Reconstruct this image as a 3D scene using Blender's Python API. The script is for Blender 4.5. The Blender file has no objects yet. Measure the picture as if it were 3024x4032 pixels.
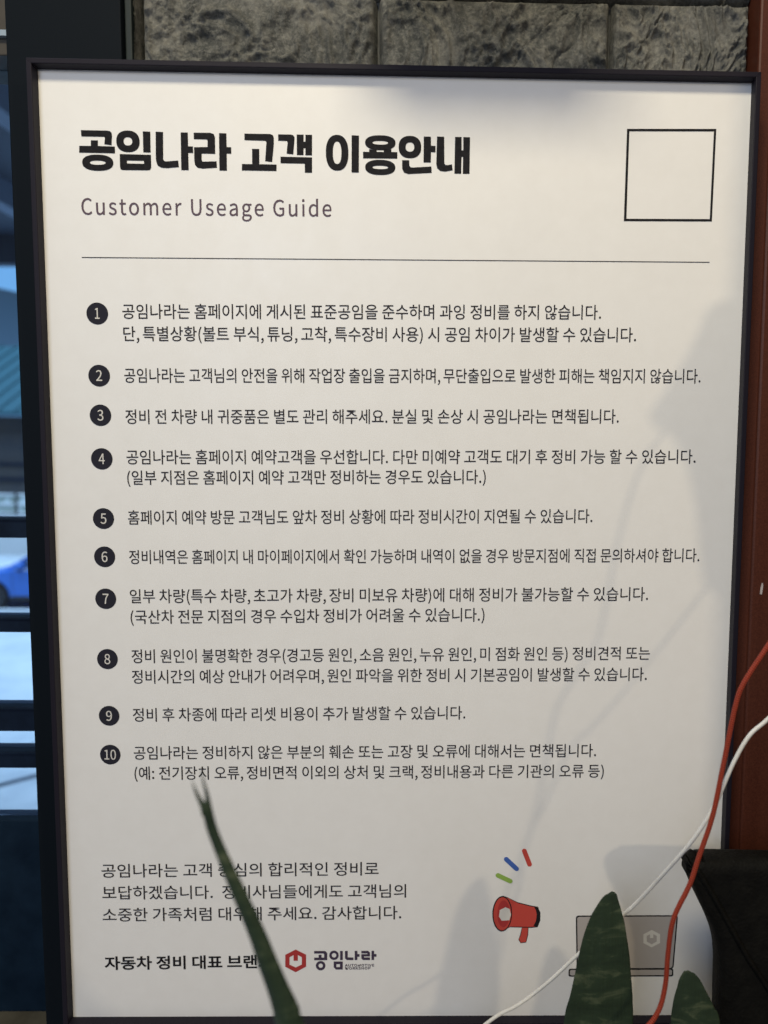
import bpy, bmesh, math, random
from mathutils import Vector, Matrix, noise
from mathutils.geometry import tessellate_polygon

random.seed(7)
scene = bpy.context.scene
C = scene.collection
R = math.radians

# ------------------------------------------------------------------ camera
cam_data = bpy.data.cameras.new('camera')
cam = bpy.data.objects.new('camera', cam_data)
C.objects.link(cam)
cam.matrix_world = Matrix(((0.9998034944, -0.0085505462, -0.0178846487, 0.04949501),
                           (-0.0170820967, 0.0861666387, -0.9961342843, -0.64018667),
                           (0.0100585523, 0.9962440457, 0.0860036452, 1.29121834),
                           (0, 0, 0, 1)))
cam_data.sensor_fit = 'VERTICAL'
cam_data.sensor_height = 36.0
cam_data.sensor_width = 27.0
cam_data.lens = 26.34
cam_data.shift_x = -0.0821
cam_data.shift_y = 0.0181
cam_data.clip_start = 0.01
cam_data.clip_end = 2000
cam_data.dof.use_dof = True
cam_data.dof.focus_distance = 0.63
cam_data.dof.aperture_fstop = 4.8
scene.camera = cam

# ------------------------------------------------------------------ world, lamps, exposure
world = bpy.data.worlds.new('World')
scene.world = world
world.use_nodes = True
bg = world.node_tree.nodes['Background']
bg.inputs[0].default_value = (0.82, 0.85, 1.0, 1)
bg.inputs[1].default_value = 0.125

def lamp(name, kind, loc, target, energy, color, size=None, size_y=None, radius=None):
    l = bpy.data.lights.new(name, kind)
    l.energy = energy
    l.color = color
    if kind == 'AREA':
        l.shape = 'RECTANGLE' if size_y else 'SQUARE'
        l.size = size
        if size_y:
            l.size_y = size_y
    if radius is not None:
        l.shadow_soft_size = radius
    o = bpy.data.objects.new(name, l)
    C.objects.link(o)
    o.location = loc
    d = Vector(target) - Vector(loc)
    o.rotation_euler = d.to_track_quat('-Z', 'Y').to_euler()
    return o

lamp('ceiling_lamp', 'AREA', (-0.15, -1.0, 2.55), (-0.02, 0, 1.35), 17.2, (1.0, 0.88, 0.63), 0.55, 0.25)
lamp('window_daylight', 'AREA', (-0.75, -2.3, 2.0), (-0.3, 0, 1.2), 18.5, (0.72, 0.82, 1.0), 0.8, 0.8)
lamp('side_lamp', 'POINT', (1.5, -2.0, 1.9), (0, 0, 1), 38, (1.0, 0.83, 0.57), radius=0.055)
lamp('outdoor_daylight', 'AREA', (-14, 18, 24), (-14, 24, 0), 25000, (0.62, 0.78, 1.0), 34, 34)

scene.view_settings.view_transform = 'Standard'
scene.view_settings.look = 'None'
scene.view_settings.gamma = 1.0
scene.view_settings.exposure = 0.0
scene.view_settings.use_curve_mapping = False

# ------------------------------------------------------------------ helpers
def tag(o, label=None, cat=None, group=None, kind=None):
    if label: o['label'] = label
    if cat: o['category'] = cat
    if group: o['group'] = group
    if kind: o['kind'] = kind
    return o

def empty(name, loc, label, cat):
    o = bpy.data.objects.new(name, None)
    o.empty_display_size = 0.05
    C.objects.link(o)
    o.location = loc
    return tag(o, label, cat)

def obj(name, me, mat, parent=None):
    """me: mesh given in WORLD coordinates (parents are unrotated empties)."""
    o = bpy.data.objects.new(name, me)
    C.objects.link(o)
    if mat is not None and not me.materials:
        me.materials.append(mat)
    if parent is not None:
        o.parent = parent
        p = parent; off = Vector((0, 0, 0))
        while p is not None:
            off += p.location; p = p.parent
        if o.data.users == 1:
            o.data.transform(Matrix.Translation(-off))
    return o

def mesh(name, verts, faces, smooth=False):
    me = bpy.data.meshes.new(name)
    me.from_pydata([tuple(v) for v in verts], [], faces)
    me.update()
    if smooth:
        me.polygons.foreach_set('use_smooth', [True] * len(me.polygons))
    return me

def from_bm(name, bm, smooth=False):
    me = bpy.data.meshes.new(name)
    bmesh.ops.recalc_face_normals(bm, faces=bm.faces)
    bm.to_mesh(me); bm.free()
    if smooth:
        me.polygons.foreach_set('use_smooth', [True] * len(me.polygons))
    return me

def box(name, x0, x1, y0, y1, z0, z1, bevel=0.0, seg=2, smooth=False):
    bm = bmesh.new()
    bmesh.ops.create_cube(bm, size=1)
    for v in bm.verts:
        v.co = Vector((x0 + (v.co.x + .5) * (x1 - x0), y0 + (v.co.y + .5) * (y1 - y0), z0 + (v.co.z + .5) * (z1 - z0)))
    if bevel > 0:
        bmesh.ops.bevel(bm, geom=bm.edges[:], offset=bevel, segments=seg, profile=.5, affect='EDGES')
    return from_bm(name, bm, smooth)

def extrude_poly(name, pts, axis, a, b, bevel=0.0, seg=2, smooth=False):
    """closed 2D outline extruded along an axis ('x' or 'y') from a to b."""
    bm = bmesh.new()
    def P(p, t):
        return (t, p[0], p[1]) if axis == 'x' else (p[0], t, p[1])
    v0 = [bm.verts.new(P(p, a)) for p in pts]
    v1 = [bm.verts.new(P(p, b)) for p in pts]
    n = len(pts)
    bm.faces.new(v0); bm.faces.new(v1[::-1])
    for i in range(n):
        bm.faces.new((v0[i], v1[i], v1[(i + 1) % n], v0[(i + 1) % n]))
    bmesh.ops.recalc_face_normals(bm, faces=bm.faces)
    if bevel > 0:
        bmesh.ops.bevel(bm, geom=bm.edges[:], offset=bevel, segments=seg, profile=.5, affect='EDGES')
    return from_bm(name, bm, smooth)

def catmull(pts, n=8):
    pts = [Vector(p) for p in pts]
    out = []
    for i in range(len(pts) - 1):
        p0 = pts[max(i - 1, 0)]; p1 = pts[i]; p2 = pts[i + 1]; p3 = pts[min(i + 2, len(pts) - 1)]
        for k in range(n):
            t = k / n
            out.append(.5 * ((2 * p1) + (-p0 + p2) * t + (2 * p0 - 5 * p1 + 4 * p2 - p3) * t * t + (-p0 + 3 * p1 - 3 * p2 + p3) * t ** 3))
    out.append(pts[-1])
    return out

def tube(name, path, rad, sides=16, uv=True):
    """round tube with UVs: u round the section, v metres along it"""
    rr = rad if callable(rad) else (lambda t: rad)
    n = len(path)
    verts, faces, us = [], [], []
    nrm = Vector((0, -1, 0)); L = 0; Ls = []
    for i, p in enumerate(path):
        t = (path[min(i + 1, n - 1)] - path[max(i - 1, 0)]).normalized()
        nrm = (nrm - t * nrm.dot(t)).normalized()
        b = t.cross(nrm)
        if i: L += (p - path[i - 1]).length
        Ls.append(L)
        r = rr(i / (n - 1))
        for k in range(sides):
            a = 2 * math.pi * k / sides
            verts.append(p + (nrm * math.cos(a) + b * math.sin(a)) * r)
    for i in range(n - 1):
        for k in range(sides):
            k2 = (k + 1) % sides
            faces.append((i * sides + k, i * sides + k2, (i + 1) * sides + k2, (i + 1) * sides + k))
            us += [(k / sides, Ls[i]), ((k + 1) / sides, Ls[i]), ((k + 1) / sides, Ls[i + 1]), (k / sides, Ls[i + 1])]
    faces.append(tuple(range(sides))[::-1]); us += [(0, 0)] * sides
    faces.append(tuple((n - 1) * sides + k for k in range(sides))); us += [(0, 0)] * sides
    me = mesh(name, verts, faces, True)
    lay = me.uv_layers.new(name='UVMap')
    lay.data.foreach_set('uv', [c for u in us for c in u])
    return me

def lathe(name, prof, center, sides=28, axis='z'):
    verts, faces = [], []
    n = len(prof)
    for r, h in prof:
        for k in range(sides):
            a = 2 * math.pi * k / sides
            q = (r * math.cos(a), r * math.sin(a), h)
            if axis == 'y': q = (q[0], q[2], q[1])
            verts.append(Vector(q) + Vector(center))
    for i in range(n - 1):
        for k in range(sides):
            k2 = (k + 1) % sides
            faces.append((i * sides + k, i * sides + k2, (i + 1) * sides + k2, (i + 1) * sides + k))
    faces.append(tuple(range(sides))[::-1]); faces.append(tuple((n - 1) * sides + k for k in range(sides)))
    bm = bmesh.new(); me = mesh(name, verts, faces); bm.from_mesh(me); bpy.data.meshes.remove(me)
    return from_bm(name, bm, True)

# ------------------------------------------------------------------ materials
def material(name, color=(.5, .5, .5), rough=.5, spec=.5, metal=0.0):
    m = bpy.data.materials.new(name)
    m.use_nodes = True
    b = m.node_tree.nodes['Principled BSDF']
    b.inputs['Base Color'].default_value = (*color, 1)
    b.inputs['Roughness'].default_value = rough
    b.inputs['Specular IOR Level'].default_value = spec
    b.inputs['Metallic'].default_value = metal
    return m

def node(m, t, **kw):
    n = m.node_tree.nodes.new(t)
    for k, v in kw.items():
        if k in n.inputs: n.inputs[k].default_value = v
        else: setattr(n, k, v)
    return n

def link(m, a, ao, b, bi):
    m.node_tree.links.new(a.outputs[ao], b.inputs[bi])

def bsdf(m):
    return m.node_tree.nodes['Principled BSDF']

def noise_color(m, c0, c1, scale, detail=6, lo=.35, hi=.65, coord='Object', rough=.6, c2=None):
    tc = node(m, 'ShaderNodeTexCoord')
    nz = node(m, 'ShaderNodeTexNoise', Scale=scale, Detail=detail, Roughness=rough)
    cr = node(m, 'ShaderNodeValToRGB')
    cr.color_ramp.elements[0].position = lo; cr.color_ramp.elements[0].color = (*c0, 1)
    cr.color_ramp.elements[1].position = hi; cr.color_ramp.elements[1].color = (*c1, 1)
    if c2:
        e = cr.color_ramp.elements.new((lo + hi) / 2); e.color = (*c2, 1)
    link(m, tc, coord, nz, 'Vector'); link(m, nz, 'Fac', cr, 'Fac'); link(m, cr, 'Color', bsdf(m), 'Base Color')
    return nz, cr, tc

def noise_bump(m, scale, strength, dist=.001, detail=4, coord='Object'):
    tc = node(m, 'ShaderNodeTexCoord')
    nz = node(m, 'ShaderNodeTexNoise', Scale=scale, Detail=detail)
    bp = node(m, 'ShaderNodeBump', Strength=strength, Distance=dist)
    link(m, tc, coord, nz, 'Vector'); link(m, nz, 'Fac', bp, 'Height'); link(m, bp, 'Normal', bsdf(m), 'Normal')
    return bp

def emission(name, color, strength):
    m = bpy.data.materials.new(name); m.use_nodes = True
    nt = m.node_tree; nt.nodes.clear()
    e = nt.nodes.new('ShaderNodeEmission'); e.inputs[0].default_value = (*color, 1); e.inputs[1].default_value = strength
    o = nt.nodes.new('ShaderNodeOutputMaterial'); nt.links.new(e.outputs[0], o.inputs[0])
    return m

M = {}
M['paper'] = material('paper', (.81, .80, .785), .5, .2)
noise_color(M['paper'], (.795, .785, .768), (.82, .812, .798), 60, 5, .3, .7)
bsdf(M['paper']).inputs['Roughness'].default_value = .36
bsdf(M['paper']).inputs['Specular IOR Level'].default_value = .3
_m = M['paper']
_sm = node(_m, 'ShaderNodeTexNoise', Scale=7.0, Detail=6.0, Roughness=.7); _mr = node(_m, 'ShaderNodeMapRange')
_mr.inputs['From Min'].default_value = .3; _mr.inputs['From Max'].default_value = .7; _mr.inputs['To Min'].default_value = .28; _mr.inputs['To Max'].default_value = .50
link(_m, _sm, 'Fac', _mr, 'Value'); link(_m, _mr, 'Result', bsdf(_m), 'Roughness')
_tc = node(_m, 'ShaderNodeTexCoord')
_w = node(_m, 'ShaderNodeTexNoise', Scale=5.0, Detail=2.0); _g = node(_m, 'ShaderNodeTexNoise', Scale=900.0, Detail=3.0)
_b1 = node(_m, 'ShaderNodeBump', Strength=.35, Distance=.004); _b2 = node(_m, 'ShaderNodeBump', Strength=.06, Distance=.0004)
link(_m, _tc, 'Object', _w, 'Vector'); link(_m, _tc, 'Object', _g, 'Vector')
link(_m, _w, 'Fac', _b1, 'Height'); link(_m, _g, 'Fac', _b2, 'Height'); link(_m, _b1, 'Normal', _b2, 'Normal'); link(_m, _b2, 'Normal', bsdf(_m), 'Normal')
M['ink_black'] = material('ink_black', (.022, .021, .024), .6, .06)
noise_color(M['ink_black'], (.012, .0115, .0135), (.019, .018, .021), 300, 3)
M['ink_plum'] = material('ink_plum', (.12, .088, .115), .6, .06)
M['ink_navy'] = material('ink_navy', (.024, .024, .034), .6, .06)
M['ink_grey'] = material('ink_grey', (.032, .030, .036), .6, .06)
M['ink_logo'] = material('ink_logo', (.06, .045, .075), .6, .06)
M['ink_red'] = material('ink_red', (.40, .045, .045), .6, .06)
M['ink_blue'] = material('ink_blue', (.06, .13, .42), .6, .06)
M['ink_green'] = material('ink_green', (.27, .43, .09), .6, .06)
M['ink_bright_red'] = material('ink_bright_red', (.52, .07, .055), .6, .06)
M['ink_laptop'] = material('ink_laptop', (.42, .39, .375), .6, .06)
M['ink_pale'] = material('ink_pale', (.66, .64, .60), .6, .06)
M['frame'] = material('frame', (.0135, .0115, .0185), .5, .13)
noise_bump(M['frame'], 700, .12, .0004)
M['board'] = material('board', (.05, .05, .05), .7)
M['pillar'] = material('pillar', (.0045, .0072, .011), .6, .07)
noise_bump(M['pillar'], 500, .1, .0005)
M['window_metal'] = material('window_metal', (.012, .022, .045), .55, .12)
noise_color(M['window_metal'], (.004, .009, .021), (.008, .017, .038), 30, 4)
M['window_panel'] = material('window_panel', (.006, .015, .03), .6, .1)
noise_color(M['window_panel'], (.002, .008, .019), (.007, .019, .038), 18, 5)
M['head'] = material('head', (.045, .036, .026), .6)
noise_color(M['head'], (.035, .028, .02), (.055, .045, .033), 25)
M['strip'] = material('strip', (.32, .40, .48), .4)
M['ledge'] = material('ledge', (.07, .066, .05), .55)
noise_color(M['ledge'], (.06, .056, .042), (.09, .085, .065), 40)
M['redwood'] = material('redwood', (.10, .028, .014), .5, .25)
BODY_LINES = [
    ('공임나라는 홈페이지에 게시된 표준공임을 준수하며 과잉 정비를 하지 않습니다.', 62.18, 460.78, 196.49, 191.88),
    ('단, 특별상황(볼트 부식, 튜닝, 고착, 특수장비 사용) 시 공임 차이가 발생할 수 있습니다.', 62.44, 490.83, 214.69, 210.11),
    ('공임나라는 고객님의 안전을 위해 작업장 출입을 금지하며, 무단출입으로 발생한 피해는 책임지지 않습니다.', 62.2, 546.66, 248.9, 243.68),
    ('정비 전 차량 내 귀중품은 별도 관리 해주세요. 분실 및 손상 시 공임나라는 면책됩니다.', 62.14, 478.05, 283.09, 278.19),
    ('공임나라는 홈페이지 예약고객을 우선합니다. 다만 미예약 고객도 대기 후 정비 가능 할 수 있습니다.', 62.1, 544.88, 316.91, 311.46),
    ('(일부 지점은 홈페이지 예약 고객만 정비하는 경우도 있습니다.)', 62.24, 365.61, 334.2, 330.4),
    ('홈페이지 예약 방문 고객님도 앞차 정비 상황에 따라 정비시간이 지연될 수 있습니다.', 61.88, 457.68, 368.01, 363.13),
    ('정비내역은 홈페이지 내 마이페이지에서 확인 가능하며 내역이 없을 경우 방문지점에 직접 문의하셔야 합니다.', 61.87, 551.22, 401.77, 396.32),
    ('일부 차량(특수 차량, 초고가 차량, 장비 미보유 차량)에 대해 정비가 불가능할 수 있습니다.', 61.52, 507.72, 435.66, 430.43),
    ('(국산차 전문 지점의 경우 수입차 정비가 어려울 수 있습니다.)', 61.66, 365.93, 453.68, 449.62),
    ('정비 원인이 불명확한 경우(경고등 원인, 소음 원인, 누유 원인, 미 점화 원인 등) 정비견적 또는', 61.47, 510.95, 488.05, 482.69),
    ('정비시간의 예상 안내가 어려우며, 원인 파악을 위한 정비 시 기본공임이 발생할 수 있습니다.', 61.27, 508.86, 506.14, 501.38),
    ('정비 후 차종에 따라 리셋 비용이 추가 발생할 수 있습니다.', 61.12, 350.19, 539.94, 536.69),
    ('공임나라는 정비하지 않은 부분의 훼손 또는 고장 및 오류에 대해서는 면책됩니다.', 60.96, 465.96, 574.02, 570.37),
    ('(예: 전기장치 오류, 정비면적 이외의 상처 및 크랙, 정비내용과 다른 기관의 오류 등)', 61.11, 473.28, 592.35, 589.02),
]
CLOSING_LINES = [
    ('공임나라는 고객 중심의 합리적인 정비로', 29.69, 274.39, 681.9, 679.64),
    ('보답하겠습니다.  정비사님들에게도 고객님의', 29.77, 298.83, 702.18, 700.35),
    ('소중한 가족처럼 대우해 주세요. 감사합니다.', 29.27, 294.62, 722.77, 720.69),
]
BRAND_LINE = ('자동차 정비 대표 브랜드', 29.67, 180.01, 768.11, 766.58)
SUBTITLE = ('Customer Useage Guide', 31.32, 235.68, 113.05, 111.49)
LOGO_LINES = [('AUTOMOTIVE', 244.13, 270.32, 765.42, 765.37), ('WORKSHOP', 244.11, 267.02, 768.24, 768.19)]
BADGES = [(41.49, 192.48, 8.94), (41.42, 243.32, 8.99), (41.47, 276.11, 8.95), (41.42, 312.52, 8.99), (41.24, 363.01, 8.89), (41.17, 395.69, 8.92), (40.98, 431.91, 8.89), (40.78, 484.57, 8.87), (40.68, 534.78, 8.84), (40.59, 569.52, 8.87)]
TITLE_POLYS = [[[33.0, 46.62], [54.14, 46.65], [56.3, 46.99], [57.64, 48.3], [57.98, 50.2], [57.33, 57.99], [51.61, 57.34], [52.17, 52.24], [51.6, 51.49], [33.22, 51.5]], [[40.83, 54.4], [46.46, 54.47], [46.31, 58.79], [59.97, 58.99], [60.0, 64.27], [30.99, 64.2], [31.37, 58.92], [40.67, 58.82]], [[82.92, 46.7], [88.96, 46.86], [88.8, 63.19], [82.94, 63.12]], [[93.32, 46.77], [99.26, 46.93], [98.89, 68.08], [99.65, 69.71], [101.23, 69.96], [111.0, 69.09], [111.47, 74.29], [101.89, 75.26], [97.42, 74.96], [94.47, 73.48], [93.26, 70.61], [92.94, 67.73]], [[113.53, 47.01], [119.29, 46.98], [119.33, 57.84], [123.2, 57.85], [123.28, 63.05], [119.3, 62.94], [119.38, 76.54], [113.4, 76.57]], [[124.05, 47.07], [137.36, 46.89], [140.12, 47.69], [141.26, 50.16], [141.19, 63.35], [130.24, 63.29], [130.12, 68.4], [130.89, 69.64], [142.16, 69.21], [142.46, 74.23], [130.77, 75.15], [126.8, 74.55], [124.66, 72.38], [124.14, 69.01], [124.18, 58.41], [135.13, 58.08], [135.24, 52.88], [134.46, 52.13], [124.13, 52.06]], [[144.61, 47.02], [150.57, 47.08], [150.56, 57.85], [154.34, 57.97], [154.24, 63.08], [150.56, 62.96], [150.5, 76.39], [144.41, 76.42]], [[165.19, 47.06], [186.09, 47.0], [188.27, 47.82], [189.04, 49.82], [188.97, 55.12], [187.47, 68.95], [181.79, 68.39], [183.01, 53.32], [182.23, 52.37], [165.2, 52.16]], [[171.26, 58.86], [177.04, 58.93], [176.95, 70.91], [191.04, 70.91], [190.97, 76.04], [162.68, 76.04], [162.87, 70.91], [171.16, 70.93]], [[192.67, 47.15], [202.94, 47.12], [204.92, 47.66], [205.9, 49.18], [205.88, 50.91], [204.74, 62.7], [199.35, 62.13], [200.26, 53.44], [199.68, 52.2], [192.6, 52.06]], [[207.72, 47.02], [213.31, 47.0], [213.25, 52.58], [214.75, 52.55], [214.81, 47.06], [220.2, 47.05], [220.04, 63.25], [214.64, 63.17], [214.69, 57.66], [213.19, 57.69], [213.14, 63.1], [207.74, 63.12]], [[194.33, 64.65], [220.02, 64.8], [220.0, 76.9], [214.09, 76.93], [214.06, 69.85], [194.36, 69.78]], [[252.47, 46.84], [258.47, 47.0], [258.24, 76.12], [252.31, 76.14]], [[261.72, 59.67], [266.73, 59.67], [266.74, 57.54], [272.95, 58.08], [272.95, 59.54], [278.77, 59.51], [278.77, 57.96], [284.89, 57.16], [284.89, 59.48], [289.81, 59.47], [289.81, 64.61], [261.8, 64.8]], [[311.47, 46.84], [317.19, 46.82], [317.42, 53.96], [321.04, 53.98], [321.06, 59.01], [317.44, 58.99], [317.27, 67.24], [311.33, 67.26]], [[293.73, 65.69], [299.56, 65.76], [299.76, 70.03], [300.77, 71.27], [302.98, 71.42], [317.78, 70.33], [318.1, 75.38], [298.97, 76.65], [295.44, 75.65], [293.93, 72.77]], [[322.31, 46.61], [328.14, 46.68], [328.45, 67.69], [329.36, 68.93], [331.38, 68.99], [334.7, 68.43], [335.33, 73.08], [329.19, 74.18], [325.15, 73.78], [322.62, 71.69], [321.8, 68.31]], [[337.08, 46.69], [342.41, 46.67], [342.48, 57.21], [343.89, 57.18], [343.82, 46.74], [349.35, 46.72], [349.18, 75.62], [343.72, 75.73], [343.73, 62.32], [342.52, 62.35], [342.31, 75.67], [336.76, 75.68]]]
MIEUM = [[[63.75, 64.77], [89.04, 65.01], [88.96, 75.04], [87.91, 76.99], [85.92, 77.23], [66.04, 77.35], [64.27, 76.8], [63.72, 75.08]], [[69.45, 69.75], [83.25, 69.76], [83.18, 72.17], [69.48, 72.07]]]
TITLE_RINGS = [(45.78, 71.89, 12.6, 6.36, 6.35, 1.64), (70.7, 54.74, 9.42, 8.45, 3.47, 3.26), (240.57, 60.82, 9.21, 14.11, 3.51, 8.89), (275.88, 52.33, 12.43, 5.89, 6.32, 1.45), (275.84, 71.78, 12.36, 6.02, 6.33, 1.36), (300.15, 55.3, 9.24, 8.8, 3.52, 3.67)]
HEX = [[[200.12, 749.17], [209.33, 754.14], [209.21, 765.5], [199.88, 770.67], [190.6, 765.54], [190.75, 754.19]], [[194.5, 756.51], [198.17, 754.37], [198.11, 759.84], [201.89, 759.83], [201.95, 754.36], [205.52, 756.49], [205.44, 763.5], [199.93, 766.19], [194.41, 763.52]]]
LOGO_POLYS = [[[216.6, 750.66], [226.37, 750.63], [228.25, 752.43], [228.19, 759.31], [216.52, 759.33], [216.55, 756.93], [220.52, 756.92], [220.54, 754.25], [223.13, 754.24], [223.1, 756.91], [225.5, 756.91], [225.53, 753.77], [224.78, 752.97], [216.58, 752.99]], [[239.8, 750.6], [242.2, 750.59], [242.15, 759.27], [239.75, 759.28]], [[244.22, 750.59], [246.62, 750.58], [246.58, 756.72], [251.7, 756.85], [251.68, 759.25], [245.87, 759.27], [244.18, 757.6]], [[252.93, 750.57], [255.26, 750.56], [255.25, 753.57], [257.27, 753.69], [257.26, 756.1], [255.24, 756.1], [255.22, 759.24], [252.89, 759.25]], [[258.86, 750.55], [264.86, 750.54], [266.62, 752.2], [266.61, 755.81], [261.24, 755.82], [261.24, 756.82], [266.61, 756.81], [266.6, 759.22], [260.41, 759.23], [258.83, 757.7], [258.85, 753.69], [264.22, 753.68], [264.22, 752.88], [258.85, 752.89]], [[267.96, 750.53], [270.29, 750.52], [270.29, 753.53], [272.43, 753.66], [272.43, 756.06], [270.28, 756.07], [270.27, 759.21], [267.93, 759.22]]]
LOGO_MIEUM = [[[234.05, 760.63], [242.14, 760.61], [242.09, 768.24], [236.02, 768.25], [234.01, 766.11]], [[236.37, 763.1], [239.66, 763.09], [239.64, 765.9], [236.35, 765.91]]]
LOGO_RINGS = [(222.28, 764.54, 4.29, 4.42, 2.02, 2.07), (234.35, 754.68, 4.23, 4.41, 2.08, 2.14)]
MEGA = {"bell": [[384.88, 699.13], [381.53, 700.91], [378.24, 706.73], [376.32, 715.55], [377.25, 724.39], [380.69, 730.57], [384.93, 732.33], [389.46, 729.66], [392.41, 723.45]], "cone": [[385.72, 699.13], [389.94, 700.52], [399.25, 705.42], [411.09, 708.55], [416.15, 709.23], [418.77, 714.52], [418.88, 721.6], [416.78, 727.8], [411.39, 728.35], [392.81, 727.88], [390.29, 729.13]], "mouth": [[384.56, 700.89], [382.06, 702.66], [379.43, 708.48], [378.0, 715.55], [378.76, 723.5], [381.35, 728.8], [384.4, 730.21], [388.08, 727.36], [391.03, 720.8], [392.59, 711.08], [390.82, 704.39], [387.76, 701.59]], "hole": [[387.86, 709.34], [391.75, 711.09], [393.0, 716.38], [391.55, 721.69], [384.81, 722.06], [382.24, 718.18], [382.84, 712.0]], "cap": [[413.62, 709.24], [417.51, 709.58], [419.12, 715.4], [418.56, 722.48], [416.45, 727.8], [413.4, 727.28], [415.52, 722.49], [416.26, 716.3], [415.18, 711.89]], "handle": [[403.28, 728.38], [408.68, 728.36], [408.12, 735.81], [406.86, 742.22], [402.3, 742.94], [400.57, 739.74], [402.2, 735.83]]}
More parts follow.
